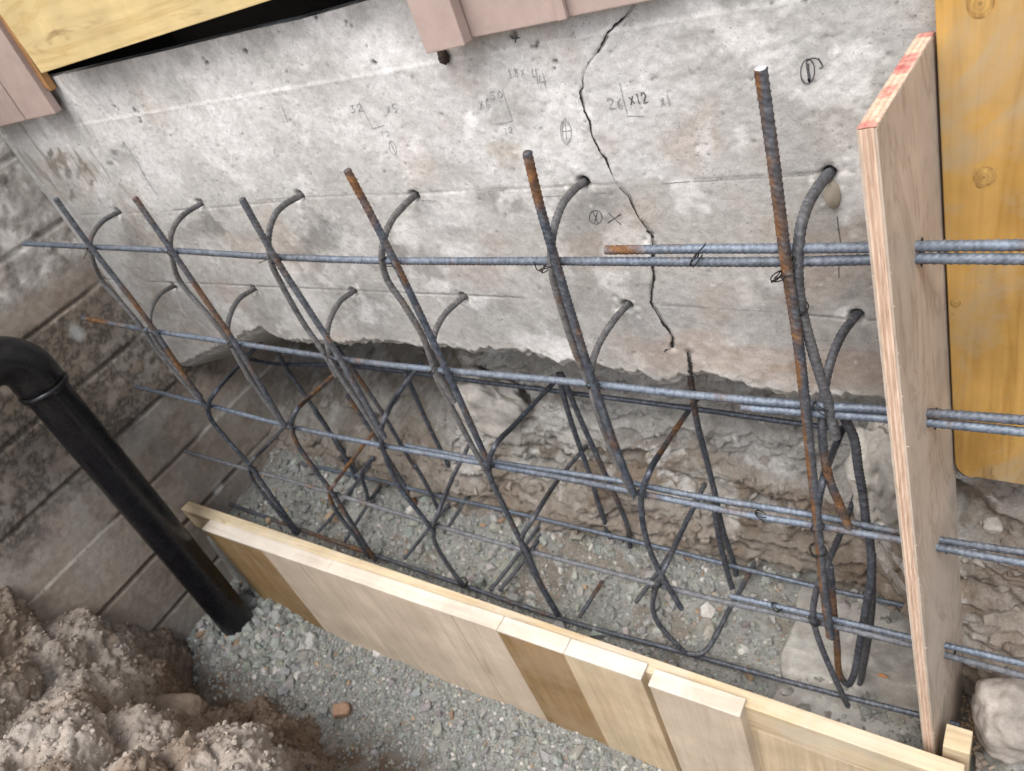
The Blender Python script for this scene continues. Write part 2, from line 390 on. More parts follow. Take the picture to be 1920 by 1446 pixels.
def blob(px, py, rx, ry, colr, f, seed, rotpx=0.0, thr=0.5):
    """a stain of irregular outline centred on a spot of the wall; radii in photo pixels there"""
    global C
    c0 = at(px, py, y=YW); a = at(px + rx, py, y=YW) - c0; b = at(px, py + ry, y=YW) - c0
    Mx = np.array([[a[0], b[0]], [a[2], b[2]]]); Mi = np.linalg.inv(Mx)
    dx, dz = WX - c0[0], WZ - c0[2]
    u = Mi[0, 0] * dx + Mi[0, 1] * dz; v = Mi[1, 0] * dx + Mi[1, 1] * dz
    if rotpx: cr, sr = math.cos(rotpx), math.sin(rotpx); u, v = cr * u + sr * v, -sr * u + cr * v
    d = np.sqrt(u * u + v * v) + (2.2 if rx < 25 and colr is DRK else 1.7) * (fbm(P, 22 if rx > 30 else 48, 5, seed, 0.66) - 0.5)
    C = mixc(C, colr, sstep(1.0, 0.35, d) * f * .85)
WHT, DRK, BRN, PNK = (0.68, 0.67, 0.66), (0.12, 0.115, 0.105), (0.30, 0.225, 0.155), (0.36, 0.315, 0.285)
for i, a in enumerate([
    (690, 90, 75, 55, WHT, .8), (620, 50, 60, 50, WHT, .7), (560, 110, 70, 40, WHT, .45), (880, 232, 13, 45, WHT, .9), (742, 285, 60, 45, WHT, .5), (650, 230, 120, 60, WHT, .4),
    (400, 250, 150, 70, WHT, .45), (770, 440, 60, 40, WHT, .65), (850, 395, 70, 50, WHT, .5), (870, 470, 45, 25, WHT, .55), (690, 590, 40, 26, WHT, .7), (830, 535, 38, 16, WHT, .7),
    (900, 565, 40, 20, WHT, .6), (1160, 445, 50, 40, WHT, .45), (1325, 265, 22, 50, WHT, .6), (1390, 255, 18, 40, WHT, .5), (1220, 462, 14, 24, WHT, .9), (1060, 660, 40, 26, WHT, .8), (1000, 640, 50, 20, WHT, .5),
    (1170, 575, 26, 18, WHT, .7), (1590, 585, 26, 20, WHT, .6), (1570, 740, 90, 16, WHT, .7), (1350, 725, 70, 10, WHT, .7), (1380, 640, 60, 20, WHT, .3), (600, 560, 50, 40, WHT, .3), (540, 510, 40, 20, WHT, .4),
    (605, 445, 55, 48, DRK, .75), (570, 470, 40, 25, DRK, .5), (385, 425, 50, 28, DRK, .55), (330, 450, 60, 30, DRK, .35), (470, 440, 60, 24, DRK, .3), (255, 450, 30, 40, DRK, .3), (420, 600, 50, 30, DRK, .3), (300, 590, 40, 45, DRK, .35),
    (340, 640, 30, 40, DRK, .3), (740, 470, 30, 20, DRK, .35), (860, 430, 30, 12, DRK, .4), (1115, 400, 50, 40, DRK, .22), (1600, 550, 24, 10, DRK, .5), (1560, 640, 60, 30, DRK, .2), (1450, 560, 60, 40, DRK, .2),
    (112, 300, 20, 22, DRK, .95), (112, 300, 34, 34, BRN, .4), (150, 320, 9, 22, DRK, .8), (135, 365, 8, 22, DRK, .8), (160, 315, 6, 12, DRK, .9), (95, 290, 8, 12, DRK, .9), (172, 345, 6, 8, DRK, .8), (128, 330, 8, 18, DRK, .8), (215, 285, 14, 7, DRK, .8), (232, 270, 7, 10, DRK, .8), (205, 305, 10, 6, DRK, .7), (225, 290, 40, 22, DRK, .3), (160, 350, 40, 60, BRN, .35), (935, 278, 40, 22, BRN, .4), (950, 300, 24, 26, BRN, .3), (975, 285, 30, 18, BRN, .25), (925, 455, 45, 22, PNK, .6),
    (895, 520, 75, 34, PNK, .7), (930, 490, 40, 20, BRN, .3), (400, 545, 70, 24, PNK, .6), (840, 235, 40, 30, PNK, .35), (1130, 270, 40, 30, PNK, .45), (1290, 250, 80, 50, PNK, .4), (1560, 250, 60, 60, PNK, .3), (1420, 280, 60, 60, PNK, .25),
    (1270, 690, 60, 24, PNK, .6), (1292, 660, 18, 6, (0.12, .09, .07), .8), (1296, 692, 7, 14, (0.14, .1, .075), .7), (1520, 690, 120, 12, BRN, .5), (1500, 700, 90, 8, PNK, .6), (1330, 690, 60, 16, BRN, .35), (450, 620, 60, 16, PNK, .3), (585, 395, 20, 30, PNK, .4), (330, 655, 26, 40, (0.26, .25, .235), .5),
    (380, 560, 60, 90, (0.27, .255, .235), .45), (270, 500, 60, 60, (0.29, .27, .25), .5)]):
    blob(*a, seed=60 + i)
# streaky scratches running down the left part
st = fbm(P, (55, 1, 9), 3, 51); C = mixc(C, (0.2, 0.18, 0.15), sstep(0.62, 0.72, st) * sstep(-1.75, -2.0, WX) * sstep(1.4, 1.5, WZ) * 0.6)
rough_up = sstep(-1.0, -0.7, WX) * sstep(1.44, 1.5, WZ)
H += rough_up * 0.0022 * (fbm(P, 75, 3, 52) - 0.5)
# bug holes and crumbs
def dent(cx, cz, r, depth, colr=None, f=0.0):
    i0 = np.searchsorted(xs, cx - 2 * r); i1 = np.searchsorted(xs, cx + 2 * r) + 1
    if i1 <= i0 + 1: return
    sub = (slice(None), slice(max(i0, 0), i1))
    d2 = ((WX[sub] - cx) ** 2 + (WZ[sub] - cz) ** 2) / (r * r)
    g = np.exp(-d2 * 1.4)
    H[sub] -= depth * g
    if colr is not None:
        C[sub] = C[sub] * (1 - f * g[..., None]) + np.array(colr) * (f * g[..., None])
for k in range(1300):
    x = rng.uniform(-2.3, -0.1); z = rng.uniform(1.03, 1.85)
    if z < z2[0, np.searchsorted(xs, x)] and rng.random() < 0.6: continue
    r = rng.uniform(0.0014, 0.0036); s = rng.random()
    if s < 0.6: dent(x, z, r, rng.uniform(0.001, 0.0025), (0.2, 0.19, 0.175), 0.5)
    elif s < 0.8: dent(x, z, r * 1.2, -0.0015, (0.6, 0.59, 0.57), 0.5)
    else: dent(x, z, r * 0.9, 0.002, (0.09, 0.085, 0.08), 0.8)
for px, py in [(960, 70), (575, 28), (590, 32), (655, 48), (215, 200), (252, 208), (265, 226), (180, 120), (385, 118), (460, 98), (700, 120), (1003, 90), (1040, 118)]:
    q = at(px, py, y=YW)
    for k in range(4): dent(q[0] + rng.normal(0, .004), q[2] + rng.normal(0, .003), rng.uniform(.002, .005), .003, (0.08, 0.075, 0.07), 0.85)
for px, py in HOLES_A + HOLES_B:
    q = at(px, py, y=YW)
    for k in range(14): dent(q[0] + rng.normal(0, .012), q[2] + rng.normal(-.003, .011), rng.uniform(.0025, .008), rng.uniform(-.001, .0032), (0.64, 0.62, 0.59), 0.65)
    dent(q[0] + .001, q[2], .0088, .045, (0.2, 0.19, 0.18), 0.8)
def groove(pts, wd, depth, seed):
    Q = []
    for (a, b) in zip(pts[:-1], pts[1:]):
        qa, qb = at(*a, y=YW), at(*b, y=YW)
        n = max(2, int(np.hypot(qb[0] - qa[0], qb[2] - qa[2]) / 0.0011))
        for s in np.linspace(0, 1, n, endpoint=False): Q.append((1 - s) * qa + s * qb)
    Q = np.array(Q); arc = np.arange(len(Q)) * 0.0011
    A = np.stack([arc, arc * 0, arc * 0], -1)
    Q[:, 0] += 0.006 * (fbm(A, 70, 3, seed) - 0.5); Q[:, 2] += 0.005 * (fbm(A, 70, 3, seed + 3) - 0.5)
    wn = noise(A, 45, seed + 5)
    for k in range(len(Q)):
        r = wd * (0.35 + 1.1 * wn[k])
        dent(Q[k, 0], Q[k, 2], r, depth * 0.5, (0.2, 0.19, 0.18), 0.35)  # groove also darkened in colour, painting the shade inside it
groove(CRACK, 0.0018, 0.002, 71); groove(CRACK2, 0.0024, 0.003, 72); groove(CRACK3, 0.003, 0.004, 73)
for px, py, r in [(1221, 440, .008), (1225, 458, .007), (1210, 450, .006), (1262, 652, .008), (1290, 660, .01)]:
    q = at(px, py, y=YW); dent(q[0], q[2], r, .004, (0.6, 0.57, 0.53), .5)
H = np.maximum(H, -0.05)
# the broken lower edge is knocked back
H -= sstep(0.022, 0.0, edge) * (0.006 + 0.022 * fbm(P, 40, 3, 55))
H += sstep(0.05, 0.0, edge) * 0.008 * (fbm(P, 60, 4, 56) - 0.5)
FRONT = np.stack([WX, YW - H, WZ], -1)
depths = [0.05, 0.12, 0.26, 1.3]  # underside runs far back unseen and dips, added to shade the void
under = []
for dpt in reversed(depths):
    q = FRONT[0].copy(); q[:, 1] = YW + dpt; q[:, 2] += 0.02 * (fbm(q, 25, 3, 57) - 0.5) - dpt * (.12 + .40 * sstep(-1.3, -1.7, q[:, 0])) * (1 if dpt < .5 else .3); under.append(q)
tops = []
for dpt, dz_ in ((0.025, 0.0), (0.03, 0.4)):
    q = FRONT[-1].copy(); q[:, 1] = YW + dpt; q[:, 2] -= dz_; tops.append(q)
ALL = np.concatenate([np.array(under), FRONT, np.array(tops)], 0)
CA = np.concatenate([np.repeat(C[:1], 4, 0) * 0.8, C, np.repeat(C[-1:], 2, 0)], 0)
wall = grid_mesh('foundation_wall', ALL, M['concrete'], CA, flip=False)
tag(wall, 'long old grey concrete foundation wall with a jagged crack and stains', 'wall')
# its continuation to the right, behind the ochre board
cont = bevel_box('wall_extension', box8(0.001, 1.6, YW + 0.004, YW + 0.26, 1.02, 1.9), M['concrete'], wall, 0.004, (0.36, 0.345, 0.325))

def wall_h(x, z):
    i = int(np.clip(np.searchsorted(xs, x), 1, NX - 2)); col = WZ[:, i]
    j = int(np.clip(np.searchsorted(col, z), 1, NZ - 2))
    return float(H[j - 1:j + 2, i - 1:i + 2].max())

# pencil and marker writing on the wall
def strokes(name, lines, width, mat):
    V, Fc = [], []
    for ln in lines:
        q = np.array([at(p[0], p[1], y=YW) for p in ln])
        pts = []
        for a, b in zip(q[:-1], q[1:]):
            n = max(1, int(np.linalg.norm(b - a) / 0.004))
            pts += [a + (b - a) * s for s in np.linspace(0, 1, n, endpoint=False)]
        pts.append(q[-1]); pts = np.array(pts)
        if len(pts) < 2: continue
        d = np.gradient(pts, axis=0); d[:, 1] = 0; d /= (np.linalg.norm(d, axis=1)[:, None] + 1e-9)
        nrm = np.stack([-d[:, 2], d[:, 1] * 0, d[:, 0]], -1)
        base = len(V)
        for k, p in enumerate(pts):
            h = wall_h(p[0], p[2]) + 0.0004
            wk = width * (0.7 + 0.6 * random.random())
            for s in (-1, 1):
                v = p + nrm[k] * wk * 0.5 * s; V.append((v[0], YW - h, v[2]))
        for k in range(len(pts) - 1):
            a = base + 2 * k; Fc.append((a, a + 1, a + 3, a + 2))
    return mesh_np(name, np.array(V), np.array(Fc), mat, wall, smooth=False)

GL = {'1': [[(.3, .15), (.5, 0), (.5, 1)]], '2': [[(.1, .25), (.3, .02), (.7, .05), (.85, .3), (.1, 1), (.95, .95)]], '3': [[(.1, .1), (.7, .05), (.4, .42), (.85, .7), (.5, 1), (.05, .9)]],
      '4': [[(.25, 0), (.1, .6), (.9, .55)], [(.75, .1), (.65, 1.1)]], '5': [[(.85, .02), (.25, .05), (.15, .45), (.7, .5), (.8, .85), (.2, 1)]], '6': [[(.7, 0), (.25, .45), (.2, .85), (.55, 1), (.8, .75), (.3, .6)]],
      '8': [[(.8, .15), (.45, 0), (.2, .2), (.75, .65), (.6, .98), (.2, .85), (.4, .5), (.8, .15)]], '0': [[(.5, 0), (.15, .35), (.25, .9), (.6, 1), (.9, .6), (.5, 0)]], 'x': [[(.1, .25), (.85, .9)], [(.8, .2), (.15, .95)]]}
def word(s, px, py, w, h, rise=-0.16, lean=0.25):
    out = []
    for k, ch in enumerate(s):
        ox, oy = px + k * w * 1.15, py + k * w * 1.15 * rise
        for ln in GL[ch]: out.append([(ox + u * w + v * h * lean + random.uniform(-.5, .5), oy + u * w * rise + v * h + random.uniform(-.5, .5)) for u, v in ln])
    return out
def ring(px, py, rx, ry, a0=0, a1=370, tilt=0.0, n=18):
    r = []
    for k in range(n + 1):
        a = math.radians(a0 + (a1 - a0) * k / n); u, v = math.cos(a) * rx, math.sin(a) * ry
        r.append((px + u * math.cos(tilt) - v * math.sin(tilt), py + u * math.sin(tilt) + v * math.cos(tilt)))
    return r
strokes('pencil_writing', word('32', 655, 198, 11, 14) + word('x5', 722, 197, 10, 16), 0.0016, M['pencil'])
strokes('pencil_writing', [[(672, 190), (700, 241), (721, 234)]] + word('12', 713, 247, 8, 10) + [ring(737, 277, 6, 13, tilt=-0.3), [(733, 267), (742, 288)]], 0.0014, M['pencil'])
strokes('pencil_writing', word('x6', 895, 186, 11, 18) + word('50', 918, 172, 11, 14), 0.0016, M['pencil'])
strokes('pencil_writing', [[(942, 165), (962, 226), (929, 233)]] + word('12', 944, 240, 8, 10), 0.0014, M['pencil'])
strokes('pencil_writing', word('18x', 950, 130, 10, 17), 0.0016, M['pencil'])
strokes('pencil_writing', word('4', 994, 128, 13, 27) + word('4', 1008, 140, 15, 24), 0.0021, M['pencil'])
strokes('pencil_writing', word('26', 1136, 184, 15, 20, -0.05), 0.0019, M['pencil'])
strokes('pencil_writing', [[(1162, 155), (1177, 217), (1209, 217)]], 0.0014, M['pencil'])
strokes('pencil_writing', word('x12', 1178, 177, 10, 20), 0.0017, M['pencil_dark'])
strokes('pencil_writing', word('x1', 1235, 180, 10, 20), 0.0017, M['pencil'])
strokes('pencil_writing', [ring(1062, 246, 10, 23, tilt=-0.1), ring(1062, 246, 7, 20, 40, 330, -0.1), [(1060, 228), (1064, 264)], [(1055, 246), (1072, 244)]], 0.0013, M['pencil'])
strokes('pencil_writing', [ring(1515, 133, 13, 23, 40, 400, 0.05), ring(1526, 120, 14, 12, 190, 340), [(1535, 108), (1544, 124), (1537, 128)]], 0.0016, M['pencil_dark'])
strokes('pencil_writing', [[(1514, 118), (1518, 153)], [(1515, 118), (1519, 153)]], 0.003, M['pencil_dark'])
strokes('pencil_writing', [ring(1118, 406, 12, 13), [(1113, 396), (1123, 418)], [(1121, 396), (1116, 418)]], 0.0014, M['pencil_dark'])
strokes('pencil_writing', [[(1142, 398), (1166, 420)], [(1165, 400), (1140, 417)]], 0.0016, M['pencil_dark'])
strokes('pencil_writing', [[(958, 68), (962, 73), (976, 70)], [(970, 67), (966, 80)]], 0.002, M['pencil_dark'])
strokes('pencil_line', [[(236, 272), (258, 304)], [(258, 304), (276, 338), (295, 365)]], 0.003, M['pencil'])
strokes('pencil_line', [[(1243, 343), (1268, 341), (1295, 339)], [(912, 358), (946, 356)], [(790, 375), (818, 376)], [(1015, 368), (1060, 365)], [(1115, 362), (1138, 360)], [(1300, 339), (1420, 332), (1525, 326)]], 0.0016, M['pencil'])
strokes('pencil_line', [[(1570, 405), (1573, 430), (1577, 456)], [(1573, 500), (1574, 520)]], 0.0013, M['pencil_dark'])
strokes('pencil_line', [[(480, 375), (545, 370)], [(575, 368), (700, 362)], [(300, 397), (360, 388)], [(1240, 571), (1330, 575)], [(1345, 577), (1470, 584)], [(1530, 590), (1590, 596)]], 0.0011, M['pencil'])
strokes('pencil_line', [[(517, 278), (514, 284), (520, 294), (524, 290)], [(528, 195), (541, 230)]], 0.0014, M['pencil'])

def crack(pts, wd, seed):  # flat dark ribbon on the wall face, painting the shade inside the crack
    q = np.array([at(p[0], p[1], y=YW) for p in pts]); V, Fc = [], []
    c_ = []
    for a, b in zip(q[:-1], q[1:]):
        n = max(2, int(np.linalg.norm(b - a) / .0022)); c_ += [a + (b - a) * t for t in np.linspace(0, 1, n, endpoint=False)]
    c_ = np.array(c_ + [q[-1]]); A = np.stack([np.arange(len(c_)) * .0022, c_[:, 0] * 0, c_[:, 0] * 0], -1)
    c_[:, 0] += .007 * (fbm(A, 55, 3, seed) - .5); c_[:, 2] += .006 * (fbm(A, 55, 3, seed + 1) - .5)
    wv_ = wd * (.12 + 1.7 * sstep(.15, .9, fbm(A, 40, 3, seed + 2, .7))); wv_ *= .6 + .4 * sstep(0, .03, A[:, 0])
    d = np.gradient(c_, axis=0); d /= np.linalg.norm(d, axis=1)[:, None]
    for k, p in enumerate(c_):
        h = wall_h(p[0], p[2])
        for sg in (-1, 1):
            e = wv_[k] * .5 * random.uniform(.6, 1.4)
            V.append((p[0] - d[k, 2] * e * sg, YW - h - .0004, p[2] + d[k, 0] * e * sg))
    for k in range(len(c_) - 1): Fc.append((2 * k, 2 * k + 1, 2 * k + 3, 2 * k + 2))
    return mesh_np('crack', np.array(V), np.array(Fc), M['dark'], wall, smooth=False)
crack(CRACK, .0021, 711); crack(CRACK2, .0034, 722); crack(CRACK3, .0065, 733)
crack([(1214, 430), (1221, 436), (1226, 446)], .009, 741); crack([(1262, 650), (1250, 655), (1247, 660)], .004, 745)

# plastic sleeve in the last upper hole
def tube_mesh(pts, rad, n=14, cap=True):
    pts = np.asarray(pts, float); T = np.gradient(pts, axis=0); T /= np.linalg.norm(T, axis=1)[:, None]
    ref = np.array([0.3, 0.2, 0.93]); ref = ref - ref.dot(T[0]) * T[0]; ref /= np.linalg.norm(ref)
    N = [ref]
    for k in range(1, len(pts)):
        v = N[-1] - N[-1].dot(T[k]) * T[k]; N.append(v / np.linalg.norm(v))
    N = np.array(N); B = np.cross(T, N)
    a = np.linspace(0, 2 * np.pi, n, endpoint=False)
    R = np.broadcast_to(np.asarray(rad, float).reshape(-1, 1) if np.ndim(rad) else np.full((len(pts), 1), rad), (len(pts), n)) if np.ndim(rad) < 2 else rad
    V = pts[:, None, :] + R[..., None] * (np.cos(a)[None, :, None] * N[:, None, :] + np.sin(a)[None, :, None] * B[:, None, :])
    i = np.arange(len(pts) * n).reshape(len(pts), n); j = np.roll(i, -1, 1)
    Fq = np.stack([i[:-1], j[:-1], j[1:], i[1:]], -1).reshape(-1, 4)
    V = V.reshape(-1, 3)
    if cap:
        V = np.concatenate([V, pts[:1], pts[-1:]], 0); c0, c1 = len(V) - 2, len(V) - 1
        f0 = np.stack([j[0], i[0], np.full(n, c0), np.full(n, c0)], -1); f1 = np.stack([i[-1], j[-1], np.full(n, c1), np.full(n, c1)], -1)
        return V, Fq, f0, f1, a
    return V, Fq, None, None, a
def build_tube(name, pts, rad, mat, n=14, parent=None, col=None):
    V, Fq, f0, f1, _ = tube_mesh(pts, rad, n)
    me = bpy.data.meshes.new(name)
    me.from_pydata(V.tolist(), [], Fq.tolist() + f0[:, :3].tolist() + f1[:, :3].tolist()); me.update()
    me.polygons.foreach_set('use_smooth', np.ones(len(me.polygons), bool))
    me.materials.append(mat)
    o = bpy.data.objects.new(name, me); COL.objects.link(o)
    if parent is not None: o.parent = parent
    return o
q = at(1557, 360, y=YW)
slv = build_tube('hole_sleeve', [(q[0] + .003, YW + .02, q[2]), (q[0] + .003, YW - .0035, q[2]), (q[0] + .003, YW - .0065, q[2])], np.array([.011, .011, .0098]), M['sleeve'], 20, wall)
for v in slv.data.vertices: v.co.z = q[2] + (v.co.z - q[2]) * 1.9 - .004

# ------------------------------------------------------------------ block wall on the left
ys = np.linspace(-1.2, 1.75, 560); zs = np.linspace(0.0, 2.3, 440)
BY, BZ = np.meshgrid(ys, zs); P = np.stack([BY * 0 + 3.3, BY, BZ], -1)
C = np.ones(P.shape) * np.array([0.325, 0.272, 0.225])
n1, n2, n3 = fbm(P, 4, 5, 81), fbm(P, 14, 5, 82, 0.62), fbm(P, 45, 4, 83, 0.65)
C = mixc(C, (0.36, 0.32, 0.28), sstep(0.46, 0.62, n1) * .8); C = mixc(C, (0.215, 0.168, 0.132), sstep(0.5, 0.66, n2) * .55)
cell = np.floor((BZ - 0.19) / 0.2025)
shift = np.where(cell % 2 == 0, 0.10, 0.30)
blk = np.floor((BY - 0.31 + shift) / 0.40)
cellr = _h(blk + 50, cell + 50, cell * 0, 9)
C *= (0.86 + 0.28 * cellr)[..., None]
Hb = 0.003 * (fbm(P, 12, 4, 84) - .5) + 0.002 * (fbm(P, 70, 3, 85) - .5)
wob = 0.004 * (fbm(P, 9, 3, 86) - .5)
dz = np.abs((BZ - 0.19 + wob + 0.10125) % 0.2025 - 0.10125); dy = np.abs((BY - 0.31 + shift + wob + 0.2) % 0.4 - 0.2)
jh = sstep(0.0085, 0.005, dz); jv = sstep(0.006, 0.003, dy)
Hb -= 0.006 * jh
C = mixc(C, (0.115, 0.092, 0.072), jh * .75)
white = np.zeros_like(BY)
for zc, ya, yb, s in [(1.0, .55, .80, .2), (1.0, .98, 1.4, .8), (0.595, .25, .55, .8), (0.595, .95, 1.45, .95), (0.8, .95, 1.2, .3), (1.2, .95, 1.2, .35), (0.39, 1.0, 1.4, .4)]:
    white = np.maximum(white, s * sstep(ya - .05, ya + .05, BY) * sstep(yb + .05, yb - .05, BY) * sstep(0.05, 0.02, np.abs(BZ - zc)))
C = mixc(C, (0.60, 0.555, 0.48), np.clip(jh * white * 1.3, 0, 1) * sstep(.25, .45, n3 + .1)); Hb += 0.007 * jh * white
jv = jv * sstep(.45, .6, noise(P, 5, 87)) * sstep(1.3, 1.0, BZ)
C = mixc(C, (0.36, 0.315, 0.265), jv * .75)
# black mould on the upper courses, pale plaster smears at the top
mould = sstep(.36, .55, fbm(P, 11, 5, 88, .62) + .30 * (sstep(.66, .84, BZ) * sstep(1.24, 1.18, BZ) * sstep(1.12, .98, BY)) - .16)
nm_ = fbm(P, 26, 6, 188, .78)
C = mixc(C, (0.06, 0.052, 0.044), mould * (.30 + .55 * sstep(.40, .56, nm_)) * sstep(.62, .8, BZ) * sstep(1.25, 1.2, BZ))
C = mixc(C, (0.30, 0.24, 0.185), sstep(.56, .64, nm_) * sstep(.7, .8, BZ) * .7 * mould)
up = sstep(1.24, 1.34, BZ + .08 * (n1 - .5)); C = mixc(C, (0.40, 0.375, 0.345), up * .8 * sstep(.35, .6, n2 + .1))
C = mixc(C, (0.58, 0.55, 0.51), up * sstep(.52, .62, fbm(P, 22, 5, 89, .65)) * .85)
C = mixc(C, (0.13, 0.11, 0.09), up * sstep(.6, .7, fbm(P, 16, 5, 90, .65)) * .8); Hb += up * .016 * (fbm(P, 26, 4, 91) - .5)
for py, px, ry, rz, cc, f in [(625, 145, .035, .045, (.45, .45, .43), .9), (1110, 700, .0, .0, (0, 0, 0), 0), (808, 270, .16, .06, (.40, .37, .33), .6), (915, 410, .03, .025, (.55, .53, .5), .9), (930, 560, .2, .1, (.36, .34, .31), .5), (690, 325, .02, .015, (.6, .58, .54), .8)]:
    q = at(px, py, x=XB)
    if ry: C = mixc(C, cc, sstep(1, .4, np.sqrt(((BY - q[1]) / ry) ** 2 + ((BZ - q[2]) / rz) ** 2) + 1.2 * (n2 - .5)) * f)
dust = sstep(.35, .0, BZ) * sstep(.3, .6, n1 + .2); C = mixc(C, (0.33, 0.31, 0.285), dust * .6)
bw = grid_mesh('block_wall', np.stack([XB + Hb, BY, BZ], -1), M['block'], C, flip=False)
tag(bw, 'brownish concrete block wall with pale mortar joints and black mould on the left', 'wall')

# ------------------------------------------------------------------ earth under the wall
xs2 = np.linspace(-2.45, 1.0, 700); zs2 = np.linspace(0.02, 1.12, 260)
EX, EZ = np.meshgrid(xs2, zs2); P = np.stack([EX, EX * 0 + .7, EZ], -1)
base = 1.14 + 0.16 * sstep(0.3, 0.95, EZ)
base += 0.34 * sstep(-1.35, -1.7, EX) * sstep(.3, .75, EZ)              # deep pocket on the left
base -= 0.16 * sstep(-0.30, -0.12, EX) * sstep(.15, .5, EZ)             # rubble beside the plywood
base -= 0.20 * sstep(0.55, 0.15, EZ) * sstep(-0.2, 0.0, EX)             # toe of soil on the right
wv = fbm(P, (3.0, 1, 4.5), 3, 101); lump = 1 - np.abs(2 * fbm(P, (8, 1, 11), 4, 102) - 1); str_ = fbm(P, (4, 1, 26), 4, 103)
D = 0.11 * (wv - .5) + 0.022 * (lump - .7) + 0.045 * (str_ - .5) + 0.034 * (fbm(P, (18, 1, 30), 5, 104, .6) - .5) + 0.020 * (fbm(P, 70, 3, 105) - .5)
D += .03 * sstep(.62, .72, fbm(P, (9, 1, 20), 4, 106))
EYv = base + D
EYv += (.24 + .35 * sstep(-1.15, -1.5, EX)) * sstep(.86, .97, EZ) + .16 * sstep(.90, .97, EZ) * sstep(.45, .6, noise(P, (5, 1, 1), 107))
EYv = np.where(EZ > 0.99, np.maximum(EYv, YW + 0.16), EYv)
C = np.ones(P.shape) * np.array([0.295, 0.28, 0.25])
C = mixc(C, (0.43, 0.415, 0.385), sstep(.48, .63, fbm(P, (5, 1, 8), 5, 111, .6)) * .85)
C = mixc(C, (0.17, 0.125, 0.085), sstep(.5, .64, fbm(P, (6, 1, 14), 5, 112, .6)) * .8)
C = mixc(C, (0.13, 0.105, 0.08), sstep(.58, .7, fbm(P, (9, 1, 16), 5, 113, .62)) * .7)
C = mixc(C, (0.6, 0.59, 0.57), sstep(.6, .7, fbm(P, (16, 1, 26), 5, 114, .62)) * .6)
C = mixc(C, (0.24, 0.235, 0.22), sstep(.9, .97, EZ) * sstep(-1.3, -1.2, EX) * .7)
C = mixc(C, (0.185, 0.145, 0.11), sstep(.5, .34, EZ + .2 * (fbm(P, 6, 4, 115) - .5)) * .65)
C = mixc(C, (0.40, 0.392, 0.37), sstep(-1.15, -.95, EX) * sstep(-.12, -.2, EX) * sstep(.5, .66, EZ + .16 * (fbm(P, 5, 4, 116) - .5)) * .55)
C = mixc(C, (0.22, 0.172, 0.135), sstep(-.10, -.02, EX) * .6)
C = mixc(C, (0.20, 0.18, 0.155), sstep(-1.35, -1.6, EX) * .5)  # left pocket darkened in colour to deepen its shade
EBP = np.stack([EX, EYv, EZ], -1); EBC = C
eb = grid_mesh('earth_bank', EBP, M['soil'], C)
struct(eb)

# ------------------------------------------------------------------ ground of the trench, reaching outwards
def floor_z(X, Y):
    P = np.stack([X, Y, X * 0], -1)
    z = 0.0 + 0.07 * sstep(-1.75, -2.15, X) * sstep(.3, .5, Y) + 0.03 * (fbm(P, 5, 3, 121) - .5) + .02 * (fbm(P, 16, 3, 122) - .5)
    z = z + sstep(.715, .74, Y) * (0.215 + .05 * sstep(.95, 1.15, Y))
    z = z + sstep(.46, .30, Y) * 0.05
    z = z + sstep(-.08, .05, X) * sstep(.6, .9, Y) * .16
    return z + .010 * (fbm(P, 45, 3, 123) - .5)
gx = np.unique(np.concatenate([np.linspace(-8, -2.5, 12), np.linspace(-2.45, 0.6, 520), np.linspace(.7, 8, 12)]))
gy = np.unique(np.concatenate([np.linspace(-8, -.1, 14), np.linspace(0.0, 1.35, 240), np.linspace(1.4, 8, 14)]))
GX, GY = np.meshgrid(gx, gy); GZ = floor_z(GX, GY); P = np.stack([GX, GY, GX * 0], -1)
C = np.ones(P.shape) * np.array([0.235, 0.238, 0.222])
C = mixc(C, (0.105, 0.07, 0.045), sstep(.52, .36, GY + .14 * (fbm(P, 9, 4, 131) - .5)) * sstep(.28, .5, fbm(P, 12, 4, 135) + .15) * .9)
C = mixc(C, (0.27, 0.26, 0.235), sstep(.45, .65, fbm(P, 20, 4, 132)) * .5); C = mixc(C, (.15, .115, .085), sstep(.56, .68, fbm(P, 11, 5, 133)) * .6 * sstep(.72, .8, GY))
gr = grid_mesh('trench_floor', np.stack([GX, GY, GZ], -1), M['soil'], C); struct(gr)

# near bank of the excavation (lower left), swept along the trench
prof = np.array([(.44, -.10), (.37, .02), (.30, .13), (.24, .27), (.185, .44), (.11, .58), (.02, .70), (-.1, .80), (-.3, .87), (-.8, .92), (-2.5, 1.0), (-8, 1.05)])
seg = np.concatenate([[0], np.cumsum(np.hypot(*np.diff(prof, axis=0).T))])
sv = np.concatenate([np.linspace(0, 1.15, 300), np.linspace(1.2, seg[-1], 14)])
py_, pz_ = np.interp(sv, seg, prof[:, 0]), np.interp(sv, seg, prof[:, 1])
k7 = np.hanning(41); k7 /= k7.sum()
def smooth(a): return np.concatenate([a[:20], np.convolve(a, k7, 'valid'), a[-20:]])
py_[:300], pz_[:300] = smooth(py_[:300]), smooth(pz_[:300])
ty, tz_ = np.gradient(py_, sv), np.gradient(pz_, sv); ln = np.hypot(ty, tz_); ny, nz = tz_ / ln, -ty / ln
bxs = np.concatenate([np.linspace(-8, -2.4, 14), np.linspace(-2.35, -.7, 420), np.linspace(-.65, 6, 30)])
SX, SY = np.meshgrid(bxs, py_); _, SZ = np.meshgrid(bxs, pz_)
shiftx = 0.10 * sstep(-2.0, -2.4, SX) - 0.10 * sstep(-1.5, -0.9, SX)
SY = SY + shiftx
P = np.stack([SX, SY, SZ], -1)
bil = lambda s, sd: np.abs(2 * fbm(P, s, 2, sd) - 1)
